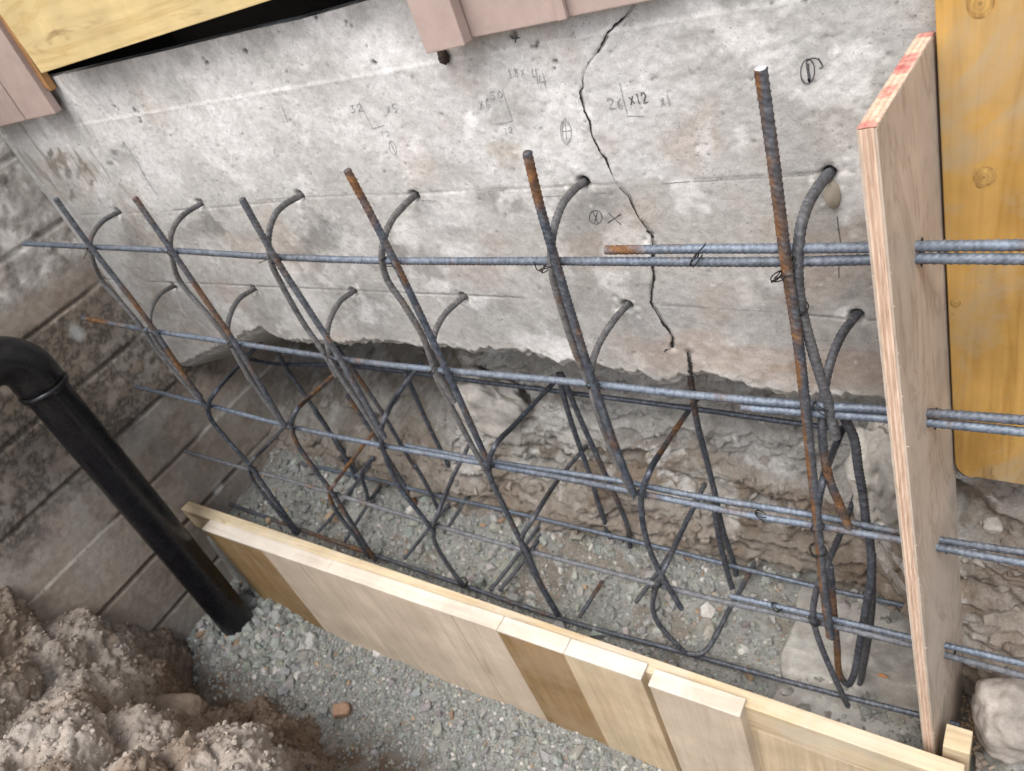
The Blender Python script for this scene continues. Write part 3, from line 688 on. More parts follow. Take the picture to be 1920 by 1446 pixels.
D = 0.16 * (fbm(P, 3.2, 2, 141) - .5) + 0.13 * (np.sqrt(bil(4.6, 142) + .01) - .5) + 0.035 * (np.sqrt(bil(14, 143) + .01) - .5) + .030 * (fbm(P, 30, 5, 144, .62) - .5) + .014 * (fbm(P, 90, 3, 145) - .5)
D *= sstep(0, .12, sv)[:, None]
P2 = np.stack([SX, SY + D * ny[:, None], SZ + D * nz[:, None]], -1)
C = np.ones(P.shape) * np.array([0.40, 0.345, 0.295])
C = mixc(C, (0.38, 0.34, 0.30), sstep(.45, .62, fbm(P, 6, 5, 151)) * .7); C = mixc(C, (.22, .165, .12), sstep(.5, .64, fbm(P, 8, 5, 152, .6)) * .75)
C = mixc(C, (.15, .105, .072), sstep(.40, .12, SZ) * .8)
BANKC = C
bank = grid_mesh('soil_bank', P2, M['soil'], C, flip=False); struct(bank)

# ------------------------------------------------------------------ stones
def ico(sub=1):
    import bmesh
    bm = bmesh.new(); bmesh.ops.create_icosphere(bm, subdivisions=sub, radius=1.0)
    V = np.array([v.co for v in bm.verts]); Fc = np.array([[v.index for v in f.verts] for f in bm.faces]); bm.free(); return V, Fc
I1, F1 = ico(1); I2, F2 = ico(2)
def gravel_field(name, pts, sizes, cols, flat=.75):
    n = len(pts); nv = len(I1)
    V = np.zeros((n, nv, 3)); CC = np.zeros((n, nv, 3))
    for k in range(n):
        v = I1 * rng.uniform(.65, 1.25, (nv, 1)) * np.array([rng.uniform(.8, 1.3), rng.uniform(.7, 1.1), rng.uniform(.5, .9) * flat / .75])
        a = rng.normal(size=(3, 3)); qm, _ = np.linalg.qr(a); V[k] = (v @ qm.T) * sizes[k] + pts[k]; CC[k] = cols[k]
    Fc = (F1[None] + (np.arange(n) * nv)[:, None, None]).reshape(-1, 3)
    return mesh_np(name, V.reshape(-1, 3), Fc, M['gravel'], None, CC.reshape(-1, 3), smooth=False)
def scatter(n, x0, x1, y0, y1, smin, smax, keep=None, tint=(.262, .270, .252)):
    X = rng.uniform(x0, x1, n); Y = rng.uniform(y0, y1, n)
    if keep is not None:
        k = keep(X, Y); X, Y = X[k], Y[k]
    n = len(X); s = smin + (smax - smin) * rng.random(n) ** 2.6
    Z = floor_z(X, Y) + s * rng.uniform(-.1, .55, n)
    b = rng.uniform(.72, 1.25, (n, 1)); c = np.array(tint) * b * (1 + rng.normal(0, .035, (n, 3)))
    br = rng.random(n) < .03; c[br] = np.array([.33, .24, .165]) * rng.uniform(.7, 1.2, (br.sum(), 1))
    wh = rng.random(n) < .05; c[wh] = np.array([.5, .48, .45])
    return np.stack([X, Y, Z], -1), s, c
def keep_out(X, Y):
    q = np.stack([X, Y, X * 0], -1)
    d = sstep(.33, .50, Y + .13 * (fbm(q, 7, 3, 161) - .5) + .10 * sstep(-1.2, -.9, X)); return rng.random(len(X)) < (.05 + .95 * d)
g1 = scatter(19000, -2.34, -.45, .26, .69, .0028, .0085, keep_out)
g1e = scatter(2600, -.45, 1.2, .30, .70, .004, .011, keep_out)
g1b = scatter(260, -2.34, -.45, .36, .69, .010, .02, keep_out)
g1c = scatter(420, -2.34, -1.85, .46, .72, .008, .028)
g1d = scatter(160, -2.31, -2.10, .50, .68, .010, .03); g1c = tuple(np.concatenate([a_, b_]) for a_, b_ in zip(g1c, g1d))
struct(gravel_field('gravel', *(np.concatenate([g1[k], g1e[k], g1b[k], g1c[k]]) for k in range(3))), 'stuff')
g2 = scatter(8000, -2.34, -.1, .77, 1.16, .003, .010, None, (.272, .275, .255)); g3 = scatter(420, -2.3, -.3, .79, 1.16, .01, .026, None, (.30, .298, .275))
struct(gravel_field('gravel', np.concatenate([g2[0], g3[0]]), np.concatenate([g2[1], g3[1]]), np.concatenate([g2[2], g3[2]])), 'stuff')
g4 = scatter(500, -.06, .4, .72, 1.0, .004, .016, None, (.27, .225, .18))
struct(gravel_field('rubble', *g4), 'stuff')

# loose crumbs on the soil bank and stones in the cut earth
def crumbs(name, Pg, Cg, n, smin, smax, i0, i1, j0, j1, sink=.2, pw=3.0):
    i = rng.integers(i0, i1, n); j = rng.integers(j0, j1, n)
    sz = smin + (smax - smin) * rng.random(n) ** pw
    pts = Pg[i, j] + rng.normal(0, .003, (n, 3)); cols = np.clip(Cg[i, j] * rng.uniform(.75, 1.3, (n, 1)), 0, 1)
    return gravel_field(name, pts, sz, cols)
struct(crumbs('soil_crumbs', P2, BANKC * .92, 12000, .0022, .010, 20, 300, 14, 430), 'stuff')
struct(crumbs('earth_stones', EBP, EBC, 2200, .0025, .018, 30, 215, 20, 690), 'stuff')
I4, F4 = ico(5)
def rock(name, c, rad, rot, colr, label, cat, seed, rough=.25, box=.0, group=None):
    V = I4.copy()
    if box: V = V / (np.abs(V) ** (2 / (1 - box * .8))).sum(1)[:, None] ** ((1 - box * .8) / 2)
    d = 1 + rough * (fbm(V + seed, 1.6, 3, seed) - .5) * 2 + rough * .35 * (fbm(V + seed, 6, 4, seed + 4) - .5)
    V = V * d[:, None] * np.array(rad)
    from mathutils import Euler
    R = np.array(Euler(rot).to_matrix()); V = V @ R.T
    cc = np.ones((len(V), 3)) * np.array(colr); nn = fbm(V + seed, 14, 5, seed + 9, .6)
    cc = mixc(cc, tuple(min(1, k * 1.35) for k in colr), sstep(.5, .65, nn) * .7); cc = mixc(cc, tuple(k * .6 for k in colr), sstep(.5, .34, nn) * .6)
    o = mesh_np(name, V, F4, M['stone'], None, cc); o.location = c
    return tag(o, label, cat, group)
rock('rock', at(925, 762, y=1.235), (.10, .05, .11), (.2, .5, .1), (.47, .44, .40), 'large pale rock bedded in the earth beneath the foundation wall', 'rock', 3, .34, .6)
rock('stone', at(325, 1338, z=.24), (.085, .05, .045), (.3, .25, .5), (.24, .19, .145), 'smooth tan stone lying at the foot of the soil bank', 'rock', 12, .22, .5)
rock('stone_slab', at(165, 1222, z=.33), (.10, .06, .022), (.75, .35, .7), (.2, .165, .135), 'flat brown stone slab leaning on the soil bank by the block wall', 'rock', 5, .15, .6)
rock('stone', at(1912, 1350, y=.87), (.075, .07, .062), (.2, .4, .3), (.31, .28, .25), 'rounded grey boulder at the right edge beside the wood stake', 'rock', 8, .18, .45)
rock('concrete_chunk', at(1660, 885, y=1.03), (.055, .07, .13), (.1, .1, .2), (.44, .42, .38), 'rough grey concrete chunk wedged beside the plywood panel', 'concrete', 10, .45, .2)
rock('stone', at(1662, 975, y=1.0), (.018, .02, .035), (.3, .5, .2), (.6, .58, .54), 'small white stone under the concrete chunk by the panel', 'rock', 11, .25, .2)
rock('brick_shard', at(641, 1332, z=.02), (.026, .02, .018), (.2, .2, .6), (.26, .17, .115), 'brown broken piece of brick lying on the grey gravel', 'brick', 13, .2, .8)
rock('stone', at(578, 1205, z=.03), (.024, .034, .016), (.1, .1, .4), (.36, .36, .34), 'flat grey stone in the gravel beside the brown form board end', 'rock', 14, .2, .4)
rock('stone', at(1860, 985, y=1.0), (.015, .013, .010), (.3, .1, .2), (.27, .25, .225), 'white pebble in the soil right of the plywood panel', 'rock', 15, .2, .4)
# poured concrete pad inside the form, right end
I5x, I5y = np.meshgrid(np.linspace(-.50, -.09, 130), np.linspace(.775, 1.14, 110)); P = np.stack([I5x, I5y, I5x * 0], -1)
edge_l = sstep(-.47, -.42, I5x + .05 * (fbm(P, 14, 3, 171) - .5))
pz = .13 + edge_l * (.085 + .045 * sstep(.93, .96, I5y + .03 * (fbm(P, 9, 3, 172) - .5))) + .008 * (fbm(P, 30, 4, 173) - .5) + .012 * (fbm(P, 9, 3, 174) - .5)
C = np.ones(P.shape) * np.array([.37, .36, .335]); C = mixc(C, (.27, .255, .23), sstep(.5, .65, fbm(P, 16, 5, 175)) * .7)
pad = grid_mesh('concrete_pad', np.stack([I5x, I5y, pz], -1), M['stone'], C); tag(pad, 'pale grey concrete lump on the trench bottom inside the form', 'concrete')

# ------------------------------------------------------------------ timber formwork
fw = empty('formwork', (-1.2, .727, 0.0))
def fpart(name, c8, mat, bev=.0025): o = bevel_box(name, c8, mat, None, bev); return part_at(o, fw)
ZT = .46
c8 = box8(-2.335, -.035, .7275, .765, ZT - .089, ZT); c8[[5, 6], 2] -= .012; c8[[1, 2], 2] -= .012; c8[[2, 6], 1] -= .028; c8[[1, 5], 1] -= .024
fpart('top_plank', c8, M['pine'], .003)
c8 = box8(-2.30, -.05, .729, .763, ZT - .40, ZT - .0915); c8[[5, 6], 2] -= .012; c8[[2, 6], 1] -= .028; c8[[1, 5], 1] -= .024
fpart('lower_plank', c8, M['facing_tan'], .003)
fx = [(-2.17, -1.885, 'facing_brown', .03), (-1.8845, -1.72, 'facing', .012), (-1.7195, -1.575, 'facing', .01), (-1.5745, -1.44, 'facing', .012), (-1.4395, -1.30, 'facing', .011), (-1.2995, -1.155, 'facing', .012), (-1.1545, -1.013, 'facing', .01), (-1.0125, -.826, 'facing_brown', .012), (-.8255, -.632, 'facing_tan', .006), (-.612, -.416, 'facing', 0)]
for k, (a, b, mt, dy) in enumerate(fx):
    jit = .0010 * math.sin(k * 2.3)
    yb0 = .727 - .014 * sstep(-1.0, -.2, np.array((a + b) / 2)) 
    y0 = .688 - .0012 * math.sin(k * 1.7) - .006 * (k == 9)
    z0 = ZT - .50
    fpart('facing_board', box8(a, b, y0, float(yb0) - .0005, z0, ZT - .0098), M[mt], .0022)
# pale sawn upper edge running along the facing boards
for a, b in ((-2.172, -1.60), (-1.599, -1.008), (-1.007, -.822), (-.821, -.631), (-.6125, -.4155)):
    fpart('sawn_edge', box8(a, b, .6855 - .006 * (a > -.62), .7262 - .006 * (a > -.7), ZT - .0095, ZT - .0005 - .001 * random.random()), M['pine_edge'], .0022)
tag(fw, 'low timber formwork of planks with vertical facing boards along the trench', 'formwork')

# wood stake at the corner
sk = at(1790, 1345, y=.80)
st = bevel_box('wood_stake', box8(sk[0] - .012, sk[0] + .030, .755, .80, .1, .452), M['pine'], None, .002)
st2 = tag(st, 'short pale wooden stake standing outside the right end of the form', 'stake')

# ------------------------------------------------------------------ plywood end panel
Fp = at(1605, 245, y=.77); Bp = at(1720, 66, y=1.0); Fb = at(1728, 1372, y=.765)
down = (Fb - Fp) / (Fp[2] - Fb[2]); L = Fp[2] - .22
thick = np.array([.0185, .002, 0.0])
panel = empty('plywood_sheet', tuple(Fp + down * L))
layers = 7
for k in range(1):
    pass
def quad_slab(name, t0, t1, mat, col, grow=0.0):
    ns, nl = 24, 90
    V = []
    for t in (t0, t1):
        for i in range(nl):
            for j in range(ns):
                u, v = j / (ns - 1), i / (nl - 1)
                p = Fp + (Bp - Fp) * u + down * (L * v) + thick * t
                if j == 0: p = p + (Fp - Bp) / np.linalg.norm(Bp - Fp) * (grow + .0012 * (random.random() - .5))
                if i == 0: p = p - down * (grow + .0012 * (random.random() - .5))
                V.append(p)
    V = np.array(V); n = nl * ns
    f = [grid_faces(nl, ns, 0, False), grid_faces(nl, ns, n, True)]
    idx = np.arange(n).reshape(nl, ns)
    for e in (idx[0], idx[-1], idx[:, 0], idx[:, -1]): f.append(np.stack([e[:-1], e[1:], e[1:] + n, e[:-1] + n], -1))
    o = mesh_np(name, V, np.concatenate(f), mat, None, np.ones((len(V), 3)) * np.array(col), smooth=False)
    return part_at(o, panel)
lcol = [(.52, .385, .29), (.60, .45, .34), (.50, .34, .245), (.60, .45, .345), (.52, .36, .265), (.59, .44, .335), (.50, .37, .28)]
for k in range(layers):
    a, b = k / layers, (k + 1) / layers
    if k in (0, layers - 1):
        a2, b2 = (a, b)
        quad_slab('face_veneer', a2, b2, M['plyface'], lcol[k], .0)
    else: quad_slab('core_ply', a + .004, b - .004, M['plyedge'], lcol[k], random.uniform(-.0006, .0010))
nu, nw = 90, 15
U, W = np.meshgrid(np.linspace(0, 1, nu), np.linspace(0.02, .98, nw)); Q = np.stack([U * .3, W * .02, U * 0], -1)
top = Fp + (Bp - Fp) * U[..., None] + thick * W[..., None] - down * (.0016 + .0006 * (noise(Q, 300, 601) - .5))[..., None]
ci = np.array(lcol)[np.clip((W * 7).astype(int), 0, 6)] * (.8 + .35 * fbm(Q, (60, 900, 1), 3, 602))[..., None]
rd = np.zeros_like(U)
for (u0, u1, w0, w1, am) in [(-.03, .06, -.1, 1.1, .75), (.29, .41, .1, .75, .8), (.53, .74, -.1, .85, .95), (.93, 1.1, .1, 1.1, .9)]:
    e = .05 * (fbm(Q, 90, 3, 603) - .5) * 2
    rd = np.maximum(rd, am * sstep(u0 - .012, u0 + .012, U + e * .6) * sstep(u1 + .012, u1 - .012, U + e * .6) * sstep(w0 - .1, w0 + .1, W + e) * sstep(w1 + .1, w1 - .1, W + e))
ci = mixc(ci, (.40, .075, .085), np.clip(rd * (.7 + .6 * (noise(Q, 120, 604) - .5)), 0, 1))
part_at(grid_mesh('painted_top_edge', top, M['plyedge'], ci), panel)
tag(panel, 'upright plywood panel with layered edges and red marks on its slanted top', 'plywood')
nrm_p = np.cross(down, Bp - Fp); nrm_p /= np.linalg.norm(nrm_p); nrm_p = nrm_p if nrm_p[0] > 0 else -nrm_p
for (px, py, rv) in [(1728, 474, .019), (1754, 785, .019), (1775, 1024, .017), (1790, 1224, .016)]:  # flat dark discs paint the shade of the holes around the bars
    d = at(px, py, y=1.0) - CAM; p0 = Fp + thick; c = CAM + d * ((p0 - CAM).dot(nrm_p) / d.dot(nrm_p)) + nrm_p * .0006
    ey = (Bp - Fp) / np.linalg.norm(Bp - Fp); ez = -down / np.linalg.norm(down)
    V = [c + nrm_p * .0006] + [c + ey * .0125 * (1 + random.uniform(-.12, .12)) * math.cos(a) + ez * rv * (1 + random.uniform(-.1, .1)) * math.sin(a) for a in np.linspace(0, 2 * math.pi, 21)[:-1]]
    part_at(mesh_np('hole_shade', np.array(V), np.array([(0, 1 + k, 1 + (k + 1) % 20) for k in range(20)]), M['dark'], None, None, False), panel)
# splinters along the sawn edge
V, Fc = [], []
for k in range(40):
    v = random.random(); p = Fp + down * (L * v) + thick * random.choice([0.02, 1.0, 1.0, .98]) ; s = random.uniform(.002, .006)
    b0 = len(V); dv = np.array([random.uniform(.2, 1) * s, -random.uniform(-.3, .8) * s, random.uniform(-1.4, .3) * s])
    V += [p, p + down * s * .5, p + dv]; Fc.append((b0, b0 + 1, b0 + 2))
part_at(mesh_np('splinter', np.array(V), np.array(Fc), M['plyedge'], None, np.ones((len(V), 3)) * np.array([.7, .55, .42]), False), panel)['kind'] = 'stuff'

# ------------------------------------------------------------------ ochre form board on the right
q0 = at(1753, 0, y=.985); q1 = at(1792, 880, y=.985)
def ochre():
    n = 10; out = []
    xl0, zl0 = q1[0], q1[2]; slope = (q0[0] - q1[0]) / (q0[2] - q1[2]); r = .022
    zt = 3.0
    pts = [(xl0 + slope * (zt - zl0), zt), (xl0 + slope * r, zl0 + r * .6)]
    for k in range(1, n): a = math.pi / 2 * k / n; pts.append((xl0 + r * (1 - math.cos(a)) * 1.2, zl0 + r * .6 - r * 1.3 * math.sin(a)))
    xr = .72; zr = zl0 - .012 - .02
    pts += [(xl0 + r * 1.4, zl0 - .012), (xr, zr), (xr, zt)]
    import bmesh
    bm = bmesh.new(); f = bm.faces.new([bm.verts.new((x, .985, z)) for x, z in pts])
    e = bmesh.ops.extrude_face_region(bm, geom=[f]); vs = [g for g in e['geom'] if isinstance(g, bmesh.types.BMVert)]
    bmesh.ops.translate(bm, verts=vs, vec=(0, .017, 0)); bmesh.ops.recalc_face_normals(bm, faces=bm.faces)
    bmesh.ops.bevel(bm, geom=bm.edges[:], offset=.0012, segments=2, affect='EDGES')
    me = bpy.data.meshes.new('form_board'); bm.to_mesh(me); bm.free(); me.materials.append(M['ochre'])
    o = bpy.data.objects.new('form_board', me); COL.objects.link(o)
    return tag(o, 'ochre yellow form board with knots and a rounded corner on the wall', 'board')
fb = ochre()
def knot(px, py, r):
    q = at(px, py, y=.985); sd = int(px)
    A, R_ = np.meshgrid(np.linspace(0, 2 * np.pi, 49), np.linspace(0.02, 1, 22)); Q = np.stack([np.cos(A) * R_, np.sin(A) * R_, A * 0 + sd], -1)
    rr_ = R_ * (1 + .25 * (noise(Q, 1.6, 610) - .5)); G = np.stack([q[0] + r * rr_ * np.cos(A) * .82, .9848 - .0010 * (1 - R_ ** 2), q[2] + r * rr_ * np.sin(A)], -1)
    w_ = .5 + .5 * np.sin(rr_ * 17 + 3 * noise(Q, 2.5, 611)); cc = mixc(np.ones(G.shape) * np.array([.47, .29, .085]), (.33, .19, .06), w_ * (.25 + .5 * noise(Q, 3, 612)))
    cc = mixc(cc, (.24, .13, .04), sstep(.8, .92, R_) * sstep(.4, .6, noise(Q, 2, 613)) * .7); cc = mixc(cc, (.2, .11, .035), sstep(.25, .05, R_) * .7)
    grid_mesh('knot', G, M['plyedge'], cc, fb)
knot(1845, 332, .015); knot(1791, 568, .008); knot(1838, 6, .016)

# ------------------------------------------------------------------ siding and yellow sheet above the wall
def slab(name, px4, y, th, mat, parent, bev=.002):
    """a board given by four corners on the plane y (bottom-left, bottom-right, top-right, top-left)"""
    a = [np.array(at(*p, y=y)) if len(p) == 2 else np.array(p) for p in px4]
    c8 = np.array([a[0], a[1], a[1] + (0, th, 0), a[0] + (0, th, 0), a[3], a[2], a[2] + (0, th, 0), a[3] + (0, th, 0)])
    return bevel_box(name, c8, mat, parent, bev)
def up(px, py, y, dz, lean=0.0):
    q = at(px, py, y=y); return (q[0] + lean * dz, y, q[2] + dz)
sid = empty('wood_siding', (-.6, .97, 1.7))
def sp(*a, **k): return part_at(slab(*a, **k), sid)
y = .955
qa, qb = at(800, 102, y=y), at(872, 86, y=y)
sp('batten', [(800, 102), (872, 86), (qb[0] - .012, y, qb[2] + 1.5), (qa[0] - .02, y, qa[2] + 1.5)], y, .022, M['paint'], None)
y = .982
qa, qb = at(879, 73, y=y), at(1060, 37, y=y)
sp('board', [(879, 73), (1060, 37), (qb[0], y, qb[2] + 1.5), (qa[0], y, qa[2] + 1.5)], y, .018, M['paint'], None)
y = .972
qa, qb = at(1048, 40, y=y), at(1063, 37, y=y)
sp('batten', [(1046, 41), (1063, 37), (qb[0], y, qb[2] + 1.5), (qa[0], y, qa[2] + 1.5)], y, .009, M['paint'], None)
y = .984
qa, qb = at(1066, 33, y=y), at(1225, 1, y=y)
sp('board', [(1066, 33), (1225, 1), (qb[0], y, qb[2] + 1.5), (qa[0], y, qa[2] + 1.5)], y, .018, M['paint'], None)
qc = at(1225, 1, y=y)
sp('board', [(qc[0] + .001, y, qc[2] + .012), (qc[0] + .33, y, qc[2] + .02), (qc[0] + .33, y, qc[2] + 1.5), (qc[0] + .001, y, qc[2] + 1.5)], y, .018, M['paint'], None)
# dark sheet added behind the boards, painting the shade of the gap
q = at(830, 70, y=YW)
sp('gap_shade', [(q[0] - .02, 1.0012, q[2]), (q[0] + .09, 1.0012, q[2] + .02), (q[0] + .09, 1.0012, q[2] + 1.2), (q[0] - .02, 1.0012, q[2] + 1.2)], 1.0012, .003, M['dark'], None, bev=0)
tag(sid, 'dusty pink painted board siding above the middle of the concrete wall', 'siding')
sid2 = empty('wood_siding', (-2.1, .97, 1.7))
def sp2(*a, **k): return part_at(slab(*a, **k), sid2)
y = .972
qa, qb = at(50, 226, y=y), at(105, 214, y=y); t1 = at(0, 54, y=y); t0 = at(-30, 105, y=y)
lean1 = (t1[0] - qb[0]) / (t1[2] - qb[2])
sp2('board', [(50, 226), (105, 214), (qb[0] + lean1 * .9, y, qb[2] + .9), (qa[0] + lean1 * .9, y, qa[2] + .9)], y, .02, M['paint'], None, bev=.003)
qa = at(-20, 243, y=y); qb = at(48, 227, y=y)
sp2('board', [(-20, 243), (48, 227), (qb[0] + lean1 * .9, y, qb[2] + .9), (qa[0] + lean1 * .9, y, qa[2] + .9)], y + .002, .018, M['paint'], None, bev=.003)
y = .985
qa, qb = at(60, 128, y=y), at(84, 150, y=y)
sp2('sheathing_edge', [(62, 150), (96, 172), (qb[0] + lean1 * .9 + .02, y, qb[2] + .9), (qa[0] + lean1 * .9, y, qa[2] + .9)], y, .018, M['oldwood'], None)
tag(sid2, 'dusty pink siding boards with a broken edge at the upper left corner', 'siding')
y = .955
qa, qb = at(78, 138, y=y), at(510, 0, y=y); tl = at(0, 27, y=y)
ln_ = (tl[0] - qa[0]) / (tl[2] - qa[2])
sheet = slab('plywood_sheet', [(78, 138), (510 + 216, -69), (qb[0] + .42, y, qb[2] + 1.2), (qa[0] + ln_ * 1.2, y, qa[2] + 1.2)], y, .014, M['sheet'], None, .0015)
tag(sheet, 'yellow plywood sheet with wavy grain covering the opening above the wall', 'plywood')
# crawl space box added behind the sheet, its shade put into the black colour
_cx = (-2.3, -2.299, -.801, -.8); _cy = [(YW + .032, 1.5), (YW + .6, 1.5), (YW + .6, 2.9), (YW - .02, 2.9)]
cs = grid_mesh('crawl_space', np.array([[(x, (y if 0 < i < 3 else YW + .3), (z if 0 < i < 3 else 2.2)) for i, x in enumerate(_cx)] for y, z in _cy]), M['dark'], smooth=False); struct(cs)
# dirt clump and rusty stub under the batten
rock('debris', at(831, 105, y=1.0), (.009, .007, .014), (.2, .2, .1), (.05, .035, .028), 'dark crumb of rotten wood hanging below the pink batten', 'debris', 21, .4)

# ------------------------------------------------------------------ drain pipe
pa, pb = at(60, 700, x=-2.17), at(440, 1160, x=-2.17)
ax = (pb - pa) / np.linalg.norm(pb - pa); R0 = .056
pipe = empty('drain_pipe', tuple(pb))
part_at(build_tube('straight_pipe', [pa + ax * s for s in np.linspace(0, np.linalg.norm(pb - pa) + .12, 40)], R0, M['pipe'], 40), pipe)
toC = np.array([-.08, -.95, .12]); toC = toC - toC.dot(ax) * ax; toC /= np.linalg.norm(toC)      # the elbow turns towards the near side
rb = .085; ctr = pa + toC * rb
el = [pa + ax * .05 * s for s in (1, .5, 0)] 
for k in range(1, 17):
    a = math.radians(80) * k / 16; el.append(ctr - toC * rb * math.cos(a) - ax * rb * math.sin(a))
dlast = el[-1] - el[-2]; dlast /= np.linalg.norm(dlast)
for s in (.03, .06, .3, .6): el.append(el[18] + dlast * s)
rr = np.full(len(el), .063); rr[0] = .060
part_at(build_tube('coupling_lip', [pa + ax * q_ for q_ in (.040, .043, .055, .058)], np.array([.0600, .0655, .0655, .0600]), M['pipe'], 40), pipe)
part_at(build_tube('elbow', el, rr, M['pipe'], 40), pipe)
tag(pipe, 'black plastic drain pipe with an elbow running down into the gravel', 'pipe')

# ------------------------------------------------------------------ reinforcing bars
def catmull(P, step=.0016):
    P = np.asarray(P, float); Q = np.concatenate([[2 * P[0] - P[1]], P, [2 * P[-1] - P[-2]]]); out = []
    for k in range(1, len(Q) - 2):
        p0, p1, p2, p3 = Q[k - 1:k + 3]
        t0 = 0; t1 = t0 + np.linalg.norm(p1 - p0) ** .5; t2 = t1 + np.linalg.norm(p2 - p1) ** .5; t3 = t2 + np.linalg.norm(p3 - p2) ** .5
        n = max(6, int(np.linalg.norm(p2 - p1) / .004)); t = np.linspace(t1, t2, n, endpoint=False)[:, None]
        A1 = (t1 - t) / (t1 - t0) * p0 + (t - t0) / (t1 - t0) * p1; A2 = (t2 - t) / (t2 - t1) * p1 + (t - t1) / (t2 - t1) * p2; A3 = (t3 - t) / (t3 - t2) * p2 + (t - t2) / (t3 - t2) * p3
        B1 = (t2 - t) / (t2 - t0) * A1 + (t - t0) / (t2 - t0) * A2; B2 = (t3 - t) / (t3 - t1) * A2 + (t - t1) / (t3 - t1) * A3
        out.append((t2 - t) / (t2 - t1) * B1 + (t - t1) / (t2 - t1) * B2)
    out.append(P[-1:]); C_ = np.concatenate(out)
    s = np.concatenate([[0], np.cumsum(np.linalg.norm(np.diff(C_, axis=0), axis=1))])
    u = np.arange(0, s[-1], step)
    return np.stack([np.interp(u, s, C_[:, k]) for k in range(3)], -1), u
nbar = [0]
def rebar(name, pts, label, cat, group, r=.0058, rust=(), dust=0.0, base=0.0, pale=0.0, under=0.0, udir=(0, 0, -1)):
    """pts: (px, py, plane, value) spots along the bar; rust: (from, to, amount) along its length 0..1"""
    P = [at(p[0], p[1], **{p[2]: p[3]}) for p in pts] if len(pts[0]) == 4 else pts
    if len(pts[0]) == 4 and pts[-1][0] == 2100: d_e = (P[-1] - P[-2]) / np.linalg.norm(P[-1] - P[-2]); P.append(P[-1] + d_e * (.55 + .03 * (nbar[0] % 4)))
    C_, u = catmull(P); n = 16; nbar[0] += 1; sd = nbar[0]
    a = np.linspace(0, 2 * np.pi, n, endpoint=False)
    ph = 2 * np.pi * u[:, None] / .0088 + 3 * a[None, :]
    rib = sstep(.15, .9, np.sin(ph)) * .00085
    lon = np.exp(-(np.minimum(a, 2 * np.pi - a) / .35) ** 2) + np.exp(-((a - np.pi) / .35) ** 2)
    R = r + rib + .0008 * lon[None, :] + .0003 * (noise(np.stack([u, u * 0, u * 0 + sd], -1), 60, sd)[:, None] - .5)
    R[0] *= .93; R[-1] *= .93
    V, Fq, f0, f1, _ = tube_mesh(C_, R, n)
    t = u / u[-1]; rs = np.full(len(u), base)
    for (t0, t1, am) in rust: rs = np.maximum(rs, am * sstep(t0 - .03, t0 + .03, t) * sstep(t1 + .03, t1 - .03, t))
    rs = rs + .22 * (noise(np.stack([u, u * 0, u * 0 + sd], -1), 11, 200 + sd) - .5)
    cc = np.zeros((len(u), n, 3)); cc[..., 0] = np.clip(rs, 0, 1)[:, None]; cc[..., 1] = np.clip(dust + .3 * (noise(np.stack([u, u * 0, u * 0 + sd], -1), 16, 300 + sd) - .5), 0, 1)[:, None] if dust else 0
    if under:
        nrm = V[:len(u) * n].reshape(len(u), n, 3) - C_[:, None, :]; nrm /= np.linalg.norm(nrm, axis=2)[..., None]
        q_ = np.stack([u, u * 0, u * 0 + sd], -1)
        cc[..., 0] = np.maximum(cc[..., 0], under * sstep(.25, .7, nrm @ np.array(udir)) * sstep(.3, .6, noise(q_, 6, 500 + sd) + .15)[:, None])
    cc[..., 2] = (pale * np.clip(.15 + 1.7 * noise(np.stack([u, u * 0, u * 0 + sd], -1), 4, 400 + sd), 0, 1.2))[:, None]
    cc = np.concatenate([cc.reshape(-1, 3), [[.9, 0, 0], [.9, 0, 0]]])
    me = bpy.data.meshes.new(name)
    faces = np.concatenate([Fq, f0, f1]); nf = len(faces)
    me.from_pydata(V.tolist(), [], Fq.tolist() + f0[:, :3].tolist() + f1[:, :3].tolist()); me.update()
    at_ = me.color_attributes.new('Col', 'FLOAT_COLOR', 'POINT'); c4 = np.ones((len(V), 4), np.float32); c4[:, :3] = cc; at_.data.foreach_set('color', c4.ravel())
    me.polygons.foreach_set('use_smooth', np.ones(len(me.polygons), bool)); me.materials.append(M['rebar'])
    o = bpy.data.objects.new(name, me); COL.objects.link(o)
    return tag(o, label, cat, group)
ORD = ['leftmost', 'second', 'third', 'fourth', 'fifth', 'rightmost']
def nth(k): return f'{ORD[k]} from the left' if 0 < k < 5 else ORD[k]
YL, YH = .853, .868
Y = lambda pts, y: [(p[0], p[1], 'y', y) for p in pts]

# straight uprights
GU = 'straight upright bars of the cage'
ups = [([(104, 372), (165, 456), (270, 592), (330, 680), (388, 765)], [(.35, 1, .75)]), ([(252, 370), (322, 470), (385, 562), (440, 642), (535, 800)], [(.3, .55, .7)]),
       ([(453, 372), (515, 482), (575, 575), (630, 660), (722, 822)], [(0, .2, .3), (.22, .3, .6)]), ([(650, 318), (690, 392), (745, 500), (812, 640), (858, 740), (915, 868)], [(0, .16, .95), (.55, .62, .4)]),
       ([(988, 285), (1012, 385), (1042, 490), (1075, 600), (1115, 725), (1155, 840), (1190, 930)], [(0, .13, 1), (.6, 1, .45)]), ([(1426, 128), (1450, 300), (1474, 490), (1494, 620), (1508, 740), (1522, 880), (1535, 1000), (1545, 1110), (1557, 1195)], [(.02, .36, .62), (.36, .55, .3)])]
ud = ['plain grey top and orange rusty lower half', 'dull grey top and bluish lower end', 'dark grey and slightly bent at the tie', 'rusty orange tip and blue grey shaft', 'rust brown tip above the top long bar', 'tallest, orange ribbed with a clean cut end']
